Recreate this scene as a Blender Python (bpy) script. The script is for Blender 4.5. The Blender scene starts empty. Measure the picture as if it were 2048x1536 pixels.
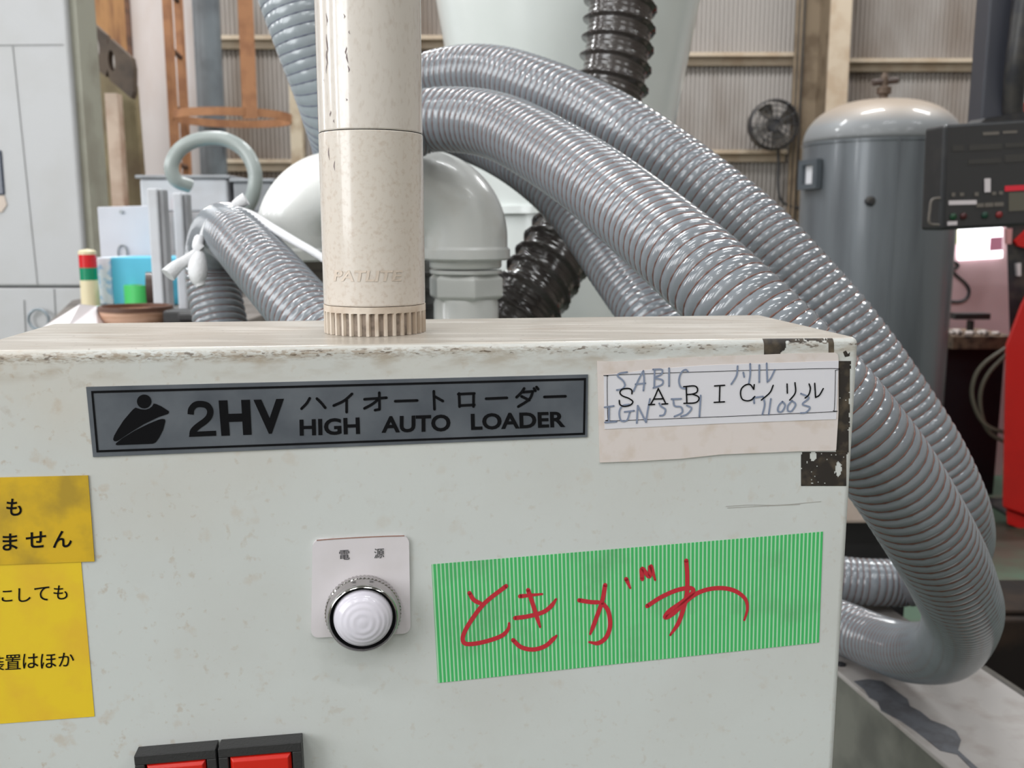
import bpy, math, random
import numpy as np
from mathutils import Vector, Matrix

random.seed(7)
rng = np.random.default_rng(7)
scene = bpy.context.scene
COL = scene.collection
PI = math.pi

# ------------------------------------------------------------------ camera, world, lamps, exposure
FPX = 1900.0                       # focal length in pixels of the 2048 px wide frame
PITCH = math.radians(9.3)
CAM = Vector((0, 0, 1.30))
FWD = Vector((0, math.cos(PITCH), -math.sin(PITCH)))
RGT = Vector((1, 0, 0))
UPV = Vector((0, math.sin(PITCH), math.cos(PITCH)))

cd = bpy.data.cameras.new('camera')
cd.sensor_width = 36.0
cd.lens = FPX / 2048 * 36.0
cd.clip_start = 0.02
cd.dof.use_dof = True
cd.dof.focus_distance = 0.47
cd.dof.aperture_fstop = 17.0
cam = bpy.data.objects.new('camera', cd)
COL.objects.link(cam)
cam.location = CAM
cam.rotation_euler = (PI / 2 - PITCH, 0, 0)
scene.camera = cam

w = bpy.data.worlds.new('hall_daylight')
w.use_nodes = True
bg = w.node_tree.nodes['Background']
bg.inputs[0].default_value = (0.95, 0.975, 1.0, 1)
bg.inputs[1].default_value = 0.75
scene.world = w


def area(name, loc, sx, sy, watts, col=(0.97, 0.99, 1.0), target=None):
    l = bpy.data.lights.new(name, 'AREA')
    l.shape = 'RECTANGLE'
    l.size, l.size_y, l.energy, l.color = sx, sy, watts, col
    o = bpy.data.objects.new(name, l)
    o.location = loc
    if target is not None:
        o.rotation_euler = (Vector(target) - Vector(loc)).to_track_quat('-Z', 'Y').to_euler()
    COL.objects.link(o)
    return o


# rows of fluorescent battens under the hall roof
k = 0
for yy in (-3.2, -1.5, 1.4, 4.6):
    for xx in (-4.2, -1.5, 1.2, 3.9):
        area('hall_lamp', (xx, yy, 5.2), 1.2, 0.16, 160 if yy > 4 else 42)
# area light added to brighten the front faces, left behind the camera
area('front_fill', (-4.0, -3.3, 2.7), 3.2, 3.0, 265, (0.95, 0.98, 1.0), (0, 0.6, 1.2))

# windows in the left hall wall
for yy in (-2.1, 0.2, 3.3):
    area('side_window', (-6.9, yy, 3.2), 0.4, 2.4, 110, (0.97, 0.98, 1.0), (0, 0.9, 1.25))

vs = scene.view_settings
vs.view_transform = 'Standard'
vs.look = 'None'
vs.gamma = 1.0
vs.use_curve_mapping = False
vs.exposure = -0.45


# ------------------------------------------------------------------ placing helpers
def ray(x, y):
    return FWD + RGT * ((x - 1024) / FPX) + UPV * ((768 - y) / FPX)


def P(x, y, Z):
    """point seen at (x, y) at forward distance Z"""
    return CAM + ray(x, y) * Z


def PY(x, y, Y):
    d = ray(x, y)
    return CAM + d * (Y / d.y)


def PZ(x, y, z):
    d = ray(x, y)
    return CAM + d * ((z - CAM.z) / d.z)


YAW = math.radians(7.5)
U = Vector((math.cos(YAW), math.sin(YAW), 0))        # along the cabinet front
N = Vector((-math.sin(YAW), math.cos(YAW), 0))       # into the cabinet
F0 = P(850, 900, 0.45)


def F(x, y, d=0.0):
    """point of the cabinet front plane, d metres proud of it"""
    r = ray(x, y)
    org = F0 - N * d
    return CAM + r * ((org - CAM).dot(N) / r.dot(N))


# ------------------------------------------------------------------ objects
LOC = {}


def link(o):
    COL.objects.link(o)
    return o


def props(o, label=None, cat=None, group=None, kind=None):
    if label: o['label'] = label
    if cat: o['category'] = cat
    if group: o['group'] = group
    if kind: o['kind'] = kind
    return o


def thing(name, label, cat, loc, group=None):
    o = bpy.data.objects.new(name, None)
    o.empty_display_size = 0.05
    o.location = loc
    link(o)
    LOC[o.name] = Vector(loc)
    return props(o, label, cat, group)


class MB:
    def __init__(self):
        self.v, self.f, self.uv = [], [], None

    def add(self, vs, fs):
        b = len(self.v)
        self.v += [tuple(p) for p in vs]
        self.f += [tuple(i + b for i in f) for f in fs]
        return self

    def box(self, c, size, ax=(Vector((1, 0, 0)), Vector((0, 1, 0)), Vector((0, 0, 1)))):
        c = Vector(c)
        h = [s / 2 for s in size]
        vs = [c + ax[0] * (h[0] * i) + ax[1] * (h[1] * j) + ax[2] * (h[2] * k2)
              for i in (-1, 1) for j in (-1, 1) for k2 in (-1, 1)]
        return self.add(vs, [(0, 1, 3, 2), (4, 6, 7, 5), (0, 4, 5, 1), (2, 3, 7, 6), (0, 2, 6, 4), (1, 5, 7, 3)])

    def prism(self, pts, vec):
        """closed polygon pts (3D) pushed along vec"""
        n = len(pts)
        vec = Vector(vec)
        a = [Vector(p) for p in pts]
        vs = a + [p + vec for p in a]
        fs = [tuple(range(n))[::-1], tuple(range(n, 2 * n))]
        fs += [(i, (i + 1) % n, n + (i + 1) % n, n + i) for i in range(n)]
        return self.add(vs, fs)

    def lathe(self, prof, org, ax=(Vector((1, 0, 0)), Vector((0, 1, 0)), Vector((0, 0, 1))), n=40, knurl=None, caps=True):
        """prof: (radius, height) along ax[2]"""
        org = Vector(org)
        vs, fs = [], []
        for i, (r, h) in enumerate(prof):
            for j in range(n):
                t = 2 * PI * j / n
                rr = r * (knurl(i, j) if knurl else 1)
                vs.append(org + ax[0] * (rr * math.cos(t)) + ax[1] * (rr * math.sin(t)) + ax[2] * h)
        m = len(prof)
        for i in range(m - 1):
            for j in range(n):
                a, b = i * n + j, i * n + (j + 1) % n
                fs.append((a, b, b + n, a + n))
        if caps:
            if prof[0][0] > 1e-6: fs.append(tuple(range(n))[::-1])
            if prof[-1][0] > 1e-6: fs.append(tuple(range((m - 1) * n, m * n)))
        return self.add(vs, fs)

    def tube(self, pts, r, n=8, closed=False, steps=6):
        path = spline(pts, closed, steps)
        fr = frames(path)
        m = len(path)
        vs, fs = [], []
        for i in range(m):
            rr = r(i / (m - 1)) if callable(r) else r
            for j in range(n):
                t = 2 * PI * j / n
                vs.append(path[i] + fr[i][0] * (rr * math.cos(t)) + fr[i][1] * (rr * math.sin(t)))
        for i in range(m - 1):
            for j in range(n):
                a, b = i * n + j, i * n + (j + 1) % n
                fs.append((a, b, b + n, a + n))
        fs.append(tuple(range(n))[::-1])
        fs.append(tuple(range((m - 1) * n, m * n)))
        return self.add(vs, fs)

    def build(self, name, mat, parent=None, smooth=False, bevel=0, seg=2, label=None, cat=None, group=None, kind=None, angle=40):
        me = bpy.data.meshes.new(name)
        V = np.array([tuple(p) for p in self.v], float)
        if parent is not None:
            o0 = np.array(LOC[parent.name])
        else:
            lo, hi = V.min(0), V.max(0)
            o0 = np.array([(lo[0] + hi[0]) / 2, (lo[1] + hi[1]) / 2, lo[2]])
        me.from_pydata((V - o0).tolist(), [], self.f)
        if self.uv is not None:
            ul = me.uv_layers.new(name='uv')
            for lp in me.loops:
                ul.data[lp.index].uv = self.uv[lp.vertex_index]
        me.validate()
        if mat: me.materials.append(mat)
        o = bpy.data.objects.new(name, me)
        link(o)
        if parent is None:
            o.location = o0
            LOC[o.name] = Vector(o0)
        else:
            o.parent = parent
            LOC[o.name] = LOC[parent.name]
            # a part of a part shares the origin of its thing
        if smooth:
            me.polygons.foreach_set('use_smooth', [True] * len(me.polygons))
            if angle < 180:
                try:
                    me.set_sharp_from_angle(angle=math.radians(angle))
                except Exception:
                    pass
        if bevel:
            b = o.modifiers.new('bevel', 'BEVEL')
            b.width, b.segments, b.limit_method = bevel, seg, 'ANGLE'
            b.angle_limit = math.radians(40)
        return props(o, label, cat, group, kind)


def spline(pts, closed=False, steps=6):
    p = [Vector(q) for q in pts]
    n = len(p)
    if n == 2 and not closed:
        return [p[0], p[1]]
    out = []
    rng_ = n if closed else n - 1
    for i in range(rng_):
        if closed:
            a, b, c, d = p[(i - 1) % n], p[i], p[(i + 1) % n], p[(i + 2) % n]
        else:
            b, c = p[i], p[i + 1]
            a = p[i - 1] if i > 0 else b * 2 - c
            d = p[i + 2] if i + 2 < n else c * 2 - b
        for k2 in range(steps):
            t = k2 / steps
            out.append(0.5 * ((2 * b) + (c - a) * t + (2 * a - 5 * b + 4 * c - d) * t * t + (3 * b - a - 3 * c + d) * t ** 3))
    out.append(p[0].copy() if closed else p[-1].copy())
    return out


def frames(path):
    m = len(path)
    T = []
    for i in range(m):
        a, b = path[max(i - 1, 0)], path[min(i + 1, m - 1)]
        d = b - a
        T.append(d.normalized() if d.length > 1e-12 else (T[-1] if T else Vector((0, 0, 1))))
    up = Vector((0, 0, 1)) if abs(T[0].z) < 0.9 else Vector((1, 0, 0))
    x = T[0].cross(up).normalized()
    out = []
    for i in range(m):
        if i:
            q = T[i - 1].rotation_difference(T[i])
            x = q @ x
            x = (x - T[i] * x.dot(T[i])).normalized()
        out.append((x, T[i].cross(x)))
    return out


def resample(path, step):
    a = np.array([tuple(p) for p in path])
    seg = np.linalg.norm(np.diff(a, axis=0), axis=1)
    s = np.concatenate([[0], np.cumsum(seg)])
    n = max(2, int(s[-1] / step))
    q = np.linspace(0, s[-1], n + 1)
    return np.stack([np.interp(q, s, a[:, k2]) for k2 in range(3)], 1), q


# ------------------------------------------------------------------ materials
def srgb(r, g, b):
    def f(c):
        c /= 255.0
        return c / 12.92 if c <= 0.04045 else ((c + 0.055) / 1.055) ** 2.4
    return (f(r), f(g), f(b), 1)


def mat(name, col, rough=0.5, metal=0.0, coat=0.0, spec=0.5, n_scale=0, n_col=None, n_lo=0.45, n_hi=0.65, n_amt=1.0,
        stretch=(1, 1, 1), bump=0, b_scale=60, emit=0, trans=0):
    m = bpy.data.materials.new(name)
    m.use_nodes = True
    nt = m.node_tree
    b = nt.nodes['Principled BSDF']
    b.inputs['Base Color'].default_value = col
    b.inputs['Roughness'].default_value = rough
    b.inputs['Metallic'].default_value = metal
    b.inputs['Coat Weight'].default_value = coat
    b.inputs['Coat Roughness'].default_value = 0.08
    b.inputs['Specular IOR Level'].default_value = spec
    if trans: b.inputs['Transmission Weight'].default_value = trans
    if emit:
        b.inputs['Emission Color'].default_value = col
        b.inputs['Emission Strength'].default_value = emit
    tc = mp = None
    if n_scale or bump:
        tc = nt.nodes.new('ShaderNodeTexCoord')
        mp = nt.nodes.new('ShaderNodeMapping')
        mp.inputs['Scale'].default_value = stretch
        nt.links.new(tc.outputs['Object'], mp.inputs[0])
    if n_scale:
        add_spots(m, mp, b, col, n_col, n_scale, n_lo, n_hi, n_amt)
    if bump:
        nz = nt.nodes.new('ShaderNodeTexNoise')
        nz.inputs['Scale'].default_value = b_scale
        nz.inputs['Detail'].default_value = 4
        nt.links.new(mp.outputs[0], nz.inputs[0])
        bp = nt.nodes.new('ShaderNodeBump')
        bp.inputs['Strength'].default_value = bump
        bp.inputs['Distance'].default_value = 0.002
        nt.links.new(nz.outputs[0], bp.inputs['Height'])
        nt.links.new(bp.outputs[0], b.inputs['Normal'])
    return m


def add_spots(m, mp, b, col, col2, scale, lo, hi, amt, mask=None, detail=5):
    """mix col2 over whatever feeds Base Color, by a thresholded noise"""
    nt = m.node_tree
    nz = nt.nodes.new('ShaderNodeTexNoise')
    nz.inputs['Scale'].default_value = scale
    nz.inputs['Detail'].default_value = detail
    nt.links.new(mp.outputs[0], nz.inputs[0])
    mr = nt.nodes.new('ShaderNodeMapRange')
    mr.inputs[1].default_value = lo
    mr.inputs[2].default_value = hi
    mr.inputs[4].default_value = amt
    nt.links.new(nz.outputs[0], mr.inputs[0])
    fac = mr.outputs[0]
    if mask is not None:
        mm = nt.nodes.new('ShaderNodeMath')
        mm.operation = 'MULTIPLY'
        nt.links.new(fac, mm.inputs[0])
        nt.links.new(mask, mm.inputs[1])
        fac = mm.outputs[0]
    mx = nt.nodes.new('ShaderNodeMix')
    mx.data_type = 'RGBA'
    src = b.inputs['Base Color']
    if src.is_linked:
        nt.links.new(src.links[0].from_socket, mx.inputs[6])
    else:
        mx.inputs[6].default_value = col
    mx.inputs[7].default_value = col2
    nt.links.new(fac, mx.inputs[0])
    nt.links.new(mx.outputs[2], b.inputs['Base Color'])
    return nz


BLACK = mat('black_print', (0.007, 0.007, 0.008, 1), 0.7, spec=0.05)
DARKMET = mat('dark_metal', (0.02, 0.02, 0.024, 1), 0.45, n_scale=20, n_col=(0.05, 0.045, 0.04, 1))
BLKPLAS = mat('black_plastic', (0.028, 0.027, 0.028, 1), 0.45, bump=0.15, b_scale=900)
STEEL = mat('grey_steel', (0.33, 0.35, 0.37, 1), 0.4, 0.3, n_scale=8, n_col=(0.24, 0.25, 0.26, 1))
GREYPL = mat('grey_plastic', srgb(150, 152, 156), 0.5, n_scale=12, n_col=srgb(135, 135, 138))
PALEGR = mat('pale_grey', srgb(205, 208, 214), 0.5, n_scale=9, n_col=srgb(190, 190, 194))
WHITEM = mat('white_machine_paint', srgb(190, 190, 192), 0.45, n_scale=6, n_col=srgb(182, 181, 180), n_amt=0.6)
RUST = mat('rusty_orange_paint', srgb(178, 126, 88), 0.7, n_scale=14, n_col=srgb(140, 92, 64), n_amt=0.6)
RUSTDK = mat('dark_rust', srgb(112, 78, 58), 0.75, n_scale=18, n_col=srgb(70, 50, 40))
TAN = mat('tan_paint', srgb(180, 164, 144), 0.65, n_scale=7, n_col=srgb(160, 138, 114), n_amt=0.7, bump=0.1)
TANDK = mat('brown_shaded_tan', srgb(128, 112, 92), 0.7, n_scale=7, n_col=srgb(100, 84, 66))  # shade on the H column's inner faces put into the colour; conduits share it
RED = mat('red_machine_paint', srgb(196, 22, 18), 0.4, coat=0.2, n_scale=5, n_col=srgb(172, 16, 14), n_amt=0.6)
COPPER = mat('copper_wire', (0.17, 0.075, 0.055, 1), 0.45, 0.2)


def pvc(name, col, rough=0.18, coat=0.45):
    m = mat(name, col, rough, 0, coat, 0.6, n_scale=14, n_col=tuple(c * 0.8 for c in col[:3]) + (1,), n_amt=0.5)
    b = m.node_tree.nodes['Principled BSDF']
    return m


PVC = pvc('clear_grey_pvc', (0.22, 0.24, 0.265, 1))
PVCL = pvc('pale_grey_pvc', (0.32, 0.36, 0.39, 1), 0.25, 0.4)
BROWNH = pvc('brown_rubber', (0.045, 0.036, 0.033, 1), 0.22, 0.5)

# ------------------------------------------------------------------ structure: floor, corrugated wall, columns, girts
FLOORM = mat('green_floor_paint', srgb(66, 86, 70), 0.55, n_scale=3, n_col=srgb(72, 64, 54), n_lo=0.45, n_hi=0.6, bump=0.05)
mb = MB()
mb.box((0, 3.0, -0.05), (16, 12, 0.1))
mb.build('floor', FLOORM, kind='structure', label='worn green painted factory floor')

WALLM = mat('corrugated_sheet', srgb(158, 152, 147), 0.6, 0.0, n_scale=1.4, n_col=srgb(116, 102, 90), stretch=(1, 1, 0.35))
WY = 7.0
mb = MB()
pitch = 0.032
nw = int(13.0 / pitch) * 6
xs = np.linspace(-6.5, 6.5, nw + 1)
vsx, fsx = [], []
for i, x in enumerate(xs):
    y = WY + 0.10 + 0.012 * math.sin(2 * PI * x / pitch)
    vsx += [(x, y, -0.02), (x, y, 4.6)]
for i in range(nw):
    a = i * 2
    fsx.append((a, a + 2, a + 3, a + 1))
mb.add(vsx, fsx)
wall = mb.build('wall_back', WALLM, smooth=True, angle=180, kind='structure', label='corrugated sheet metal wall browned by dust')


mb = MB(); mb.box((0, 2.0, 5.65), (16, 14, 0.1))
mb.build('ceiling', mat('roof_sheet', srgb(168, 166, 160), 0.8), kind='structure', label='roof sheets of the hall')
mb = MB(); mb.box((0, -4.0, 2.8), (16, 0.1, 5.6))
mb.build('wall_front', mat('hall_wall', srgb(190, 186, 180), 0.8), kind='structure', label='hall wall behind the camera')


for sx, nm in ((-7.2, 'wall_left'), (7.2, 'wall_right')):
    mb = MB(); mb.box((sx, 1.6, 2.8), (0.1, 11.2, 5.6))
    mb.build(nm, mat('hall_side_wall', srgb(150, 142, 134), 0.8), kind='structure', label='side wall of the hall')


def rail(y, x0, x1, name, drop=0.035):
    """angle-iron girt whose top lip is seen at picture height y"""
    a, b = PY(x0, y, WY), PY(x1, y, WY)
    z = (a.z + b.z) / 2
    m_ = MB()
    m_.box(((a.x + b.x) / 2, WY + 0.045, z - 0.014), (b.x - a.x, 0.09, 0.028))
    m_.box(((a.x + b.x) / 2, WY + 0.075, z - 0.055), (b.x - a.x, 0.03, 0.055))
    return m_.build(name, TAN, kind='structure')


rail(104, 1240, 1592, 'trim_1')
rail(116, 1692, 2250, 'trim_2')
rail(299, 1240, 1575, 'trim_3')
rail(70, 300, 1240, 'trim_4')
rail(318, 300, 1240, 'trim_5')

# H column on the right, with its conduits
cl, cr = PY(1655, 150, WY - 0.30), PY(1697, 150, WY - 0.30)
hcol = thing('column', 'tan steel H column on the corrugated wall left of the grey tank', 'column', ((cl.x + cr.x) / 2, WY - 0.2, 0))
mb = MB(); mb.box(((cl.x + cr.x) / 2, WY - 0.29, 2.3), (cr.x - cl.x, 0.02, 4.6)); mb.build('flange', TAN, hcol)
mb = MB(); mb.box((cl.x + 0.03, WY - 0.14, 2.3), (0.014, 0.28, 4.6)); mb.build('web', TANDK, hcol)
bl, br = PY(1608, 150, WY), PY(1648, 150, WY)
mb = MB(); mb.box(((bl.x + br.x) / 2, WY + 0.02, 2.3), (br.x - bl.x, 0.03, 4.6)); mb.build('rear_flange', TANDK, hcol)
for px in (1589, 1598):
    a = PY(px, 150, WY - 0.03)
    mb = MB(); mb.tube([(a.x, a.y, 0), (a.x, a.y, 4.6)], 0.011, 8)
    mb.build('conduit', TANDK, hcol, True)

# tan post left of the signal tower
a, b = PY(583, 250, WY - 0.2), PY(607, 250, WY - 0.2)
mb = MB(); mb.box(((a.x + b.x) / 2, WY - 0.2, 2.3), (b.x - a.x, 0.08, 4.6))
mb.build('post', mat('cream_paint', srgb(190, 176, 154), 0.6, n_scale=9, n_col=srgb(160, 140, 116)),
         label='slim cream steel post against the corrugated wall left of the signal tower', cat='post')

# ------------------------------------------------------------------ left background: white column, pipe, ladder and cage
YC = 5.0
a, b = PY(262, 200, YC), PY(402, 200, YC)
mb = MB(); mb.box(((a.x + b.x) / 2, YC + 0.2, 2.1), (b.x - a.x, 0.4, 4.2))
wc = mb.build('column', mat('chalky_white_paint', srgb(214, 206, 204), 0.6, n_scale=3, n_col=srgb(196, 178, 168), stretch=(1, 1, 0.3)),
              bevel=0.01, label='thick chalky white column behind the rusty ladder', cat='column')
mb = MB(); mb.box((a.x + 0.012, YC - 0.004, 2.1), (0.024, 0.012, 4.2)); mb.build('corner_strip', RUSTDK, wc, label='rusty brown corner strip')

a = PY(421, 200, YC - 0.05)
mb = MB(); mb.tube([(a.x, a.y, 0), (a.x, a.y, 4.2)], 0.066, 24)
mb.build('vent_pipe', mat('blue_grey_pipe', srgb(116, 123, 128), 0.4, n_scale=5, n_col=srgb(96, 101, 106)), smooth=True,
         label='tall blue grey pipe standing beside the chalky white column', cat='pipe')

YL = 4.55
rA, rB = PY(345, 200, YL), PY(367, 200, YL + 0.28)
lad = thing('cage_ladder', 'rusty orange ladder with a safety hoop in front of the white column', 'ladder', (rA.x, YL, 0))
for r_ in (rA, rB):
    mb = MB(); mb.box((r_.x, r_.y, 2.1), (0.03, 0.05, 4.2)); mb.build('rail', RUST, lad)
hp = PY(466, 236, YL + 0.1)
z = 0.30
while z < 4.1:
    mb = MB(); mb.tube([(rA.x, rA.y, z), (rB.x, rB.y, z)], 0.012, 6); mb.build('rung', RUSTDK, lad)
    z += 0.26
hr = 0.268
ring = []
nh = 40
for j in range(nh):
    t = 2 * PI * j / nh
    for dr, dz in ((0, -0.033), (0.006, -0.033), (0.006, 0.033), (0, 0.033)):
        ring.append((hp.x + (hr + dr) * math.cos(t), hp.y + (hr + dr) * math.sin(t), hp.z + dz * 0.56))
mb = MB()
mb.add(ring, [(4 * j + q, 4 * ((j + 1) % nh) + q, 4 * ((j + 1) % nh) + (q + 1) % 4, 4 * j + (q + 1) % 4) for j in range(nh) for q in range(4)])
mb.build('hoop', RUST, lad, True)
sp = PY(491, 100, YL + 0.1 - hr)
mb = MB(); mb.box((sp.x, sp.y + 0.03, (hp.z - 0.03 + 4.1) / 2), (0.066, 0.008, 4.1 - hp.z + 0.03)); mb.build('cage_strap', RUST, lad)

# dark beam with two round openings, olive panel and narrow light post behind the white machine
YB = 4.2
mb = MB()
bm_pts = [PY(x, y, YB) for x, y in ((140, 10), (168, 30), (262, 118), (262, 192), (150, 95))]
# the beam is a plate with two real openings: built as a ring of quads round each hole
def holed_plate(m_, quad, holes, Y, th):
    """plate outline quad in the picture with elliptical holes, cut by boolean-free stitching of strips"""
    (x0, y0), (x1, y1), (x2, y2), (x3, y3) = quad     # top left, top right, bottom right, bottom left
    n_ = 18
    k_ = len(holes)
    for i, (u, ru, rv) in enumerate(holes):
        ua, ub = i / k_, (i + 1) / k_
        def at_(u_, v_):
            return PY((x0 + (x1 - x0) * u_) * (1 - v_) + (x3 + (x2 - x3) * u_) * v_, (y0 + (y1 - y0) * u_) * (1 - v_) + (y3 + (y2 - y3) * u_) * v_, Y)
        inner, outer = [], []
        for j in range(n_):
            t = 2 * PI * j / n_ + PI / n_
            c, s = math.cos(t), math.sin(t)
            inner.append(at_(u + ru * c, 0.5 + rv * s))
            m2 = max(abs(c), abs(s))
            outer.append(at_((ua + ub) / 2 + (ub - ua) / 2 * c / m2, 0.5 + 0.5 * s / m2))
        dv = Vector((0, th, 0))
        vs_ = inner + outer + [p + dv for p in inner] + [p + dv for p in outer]
        fs_ = []
        for j in range(n_):
            q = (j + 1) % n_
            fs_ += [(j, q, n_ + q, n_ + j), (2 * n_ + j, 3 * n_ + j, 3 * n_ + q, 2 * n_ + q), (j, 2 * n_ + j, 2 * n_ + q, q), (n_ + j, n_ + q, 3 * n_ + q, 3 * n_ + j)]
        m_.add(vs_, fs_)


mb = MB()
holed_plate(mb, ((164, 26), (266, 118), (266, 200), (164, 112)), [(0.25, 0.09, 0.24), (0.58, 0.07, 0.24)], YB, 0.05)
mb.build('castellated_beam', mat('beam_brown', srgb(92, 78, 66), 0.7, n_scale=9, n_col=srgb(66, 56, 50)),
         label='dark brown sloping beam with two round openings behind the white machine', cat='beam')
mb = MB()
pts = [PY(x, y, YB + 0.25) for x, y in ((150, 90), (268, 170), (300, 560), (160, 560))]
mb.prism(pts, (0, 0.05, 0))
mb.build('partition_board', mat('olive_board', srgb(140, 128, 98), 0.7, n_scale=5, n_col=srgb(112, 96, 74)),
         label='olive brown partition board right of the white machine edge', cat='board')
a, b = PY(222, 300, YB + 0.15), PY(246, 300, YB + 0.15)
zt, zb_ = PY(222, 188, YB + 0.15).z, 0.0
mb = MB(); mb.box(((a.x + b.x) / 2, YB + 0.15, (zt + zb_) / 2), (b.x - a.x, 0.06, zt - zb_))
mb.build('post', mat('pinkish_post', srgb(206, 184, 166), 0.6, n_scale=6, n_col=srgb(170, 140, 120)),
         label='short pinkish post in front of the olive board', cat='post')
mb = MB()
pts = [PY(x, y, YB + 0.9) for x, y in ((150, -60), (262, -60), (268, 120), (160, 60))]
mb.prism(pts, (0, 0.06, 0))
mb.build('timber_panel', mat('orange_timber', srgb(168, 122, 74), 0.65, n_scale=9, n_col=srgb(128, 86, 52), stretch=(3, 1, 0.4)),
         label='orange brown timber panel at the upper left behind the dark beam', cat='panel')

# ------------------------------------------------------------------ big white moulding machine at the far left
YM = 2.45
GROOVE = mat('seam_grey', srgb(150, 150, 150), 0.7)
a, b = PY(-420, 300, YM), PY(152, 300, YM)
mach = thing('moulding_machine', 'large white moulding machine with panel seams at the left edge', 'machine', ((a.x + b.x) / 2, YM, 0))
z1 = PY(100, 574, YM).z
mb = MB(); mb.box(((a.x + b.x) / 2, YM + 0.065, (z1 + 2.7) / 2 + 0.002), (b.x - a.x, 0.13, 2.7 - z1)); mb.build('upper_cover', WHITEM, mach, bevel=0.006)
mb = MB(); mb.box(((a.x + b.x) / 2 + 0.02, YM + 0.068, (z1 - 0.002) / 2), (b.x - a.x + 0.04, 0.13, z1 - 0.002)); mb.build('lower_cover', WHITEM, mach, bevel=0.004)
sidep = MB(); sidep.box((b.x + 0.009, YM + 0.075, (z1 + 2.7) / 2), (0.018, 0.11, 2.7 - z1))
sidep.build('side_panel', mat('grey_green_side', srgb(160, 158, 144), 0.6, n_scale=8, n_col=srgb(142, 138, 124)), mach)


def seam(pts, wpx, Y, parent, m_=GROOVE, name='seam'):
    q = [PY(x, y, Y - 0.0012) for x, y in pts]
    s = MB(); s.tube(q, wpx * Y / FPX / 2, 4, steps=1); return s.build(name, m_, parent)


seam([(-200, 92), (126, 89)], 1.5, YM, mach)
seam([(25, 92), (75, 572)], 1.5, YM, mach)
seam([(48, 600), (52, 690)], 2, YM + 0.003, mach)
seam([(108, 578), (114, 690)], 2, YM + 0.003, mach)
wq = [PY(x, y, YM - 0.004) for x, y in ((-60, 300), (2, 300), (9, 390), (-60, 395))]
s = MB(); s.prism(wq, (0, 0.01, 0)); s.build('window', mat('dark_blue_glass', (0.03, 0.04, 0.07, 1), 0.15), mach, bevel=0.004)
wq = [PY(x, y, YM - 0.003) for x, y in ((-60, 395), (8, 391), (13, 410), (4, 424), (-60, 428))]
s = MB(); s.prism(wq, (0, 0.01, 0)); s.build('window_lip', mat('beige_lip', srgb(206, 190, 178), 0.5), mach)
rc = PY(82, 638, YM)
s = MB(); s.tube([(rc.x + 0.026 * math.cos(t), YM - 0.012, rc.z + 0.026 * math.sin(t)) for t in np.linspace(0, 2 * PI, 17)[:-1]], 0.0035, 6, True, 2)
s.build('ring_handle', mat('ring_steel', srgb(150, 160, 168), 0.35, 0.5), mach, True, label='steel ring handle on the lower cover')

# ------------------------------------------------------------------ work bench with clutter
ZT = 1.147
mb = MB()
bl = PZ(0, 652, ZT)
bench = thing('work_bench', 'grey work bench carrying clutter behind the cabinet', 'bench', (-0.62, 1.9, 0))
mb.prism([(-0.735, 1.48, ZT - 0.03), (-0.45, 1.48, ZT - 0.03), (-0.45, 2.5, ZT - 0.03), (-1.02, 2.5, ZT - 0.03), (-0.95, 2.05, ZT - 0.03)], (0, 0, 0.03)); mb.build('bench_top', mat('worn_brown_top', srgb(120, 112, 106), 0.6, n_scale=9, n_col=srgb(92, 84, 80)), bench, bevel=0.003)
for sx, sy in ((-0.69, 1.53), (-0.49, 1.53), (-0.96, 2.44), (-0.49, 2.44)):
    if True:
        mb = MB(); mb.box((sx, sy, (ZT - 0.03) / 2), (0.05, 0.05, ZT - 0.03)); mb.build('leg', STEEL, bench)

# small signal light
p = PZ(182, 612, ZT)
sl = thing('signal_light', 'small red and green signal light on a beige stem on the bench', 'signal light', p)
rr = 16 * p.y / FPX
zz = [PY(176, y, p.y).z for y in (612, 560, 535, 509, 500)]
BEIGE = mat('beige_plastic', srgb(226, 214, 178), 0.4)
for nm, i0, i1, m_, k2 in (('stem', 0, 1, BEIGE, 1.0), ('green_lens', 1, 2, mat('green_lens', srgb(0, 138, 100), 0.25, coat=0.4), 1.0),
                           ('red_lens', 2, 3, mat('red_lens', srgb(212, 24, 34), 0.25, coat=0.4), 1.0), ('cap', 3, 4, BEIGE, 1.02)):
    mb = MB()
    if nm == 'cap':
        mb.lathe([(rr * 1.05, zz[3]), (rr * 1.05, zz[3] + 0.006), (rr * 0.8, zz[4]), (0.001, zz[4] + 0.002)], (p.x, p.y, 0), n=24)
    else:
        mb.lathe([(rr * (1.12 if nm == 'stem' else 1.05), zz[i0]), (rr * (1.05), zz[i1])], (p.x, p.y, 0), n=24)
    mb.build(nm, m_, sl, True)

# blue carton
p0 = PZ(196, 609, ZT); Yc = p0.y
x0, x1 = PY(196, 560, Yc).x, PY(404, 560, Yc).x
zt = PY(250, 515, Yc).z
carton = thing('carton', 'bright blue carton with a white end stripe on the bench', 'carton', ((x0 + x1) / 2, Yc + 0.07, ZT))
xw = PY(224, 560, Yc).x
mb = MB(); mb.box(((xw + x1) / 2, Yc + 0.07, (ZT + zt) / 2), (x1 - xw, 0.14, zt - ZT)); mb.build('box_body', mat('sky_blue_card', srgb(88, 190, 222), 0.5), carton, bevel=0.002)
mb = MB(); mb.box(((x0 + xw) / 2, Yc + 0.07, (ZT + zt) / 2), (xw - x0, 0.14, zt - ZT)); mb.build('end_stripe', mat('white_card', srgb(226, 234, 244), 0.5, n_scale=60, n_col=srgb(160, 200, 232), n_lo=0.5, n_hi=0.6), carton, bevel=0.002, label='white end stripe')

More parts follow.
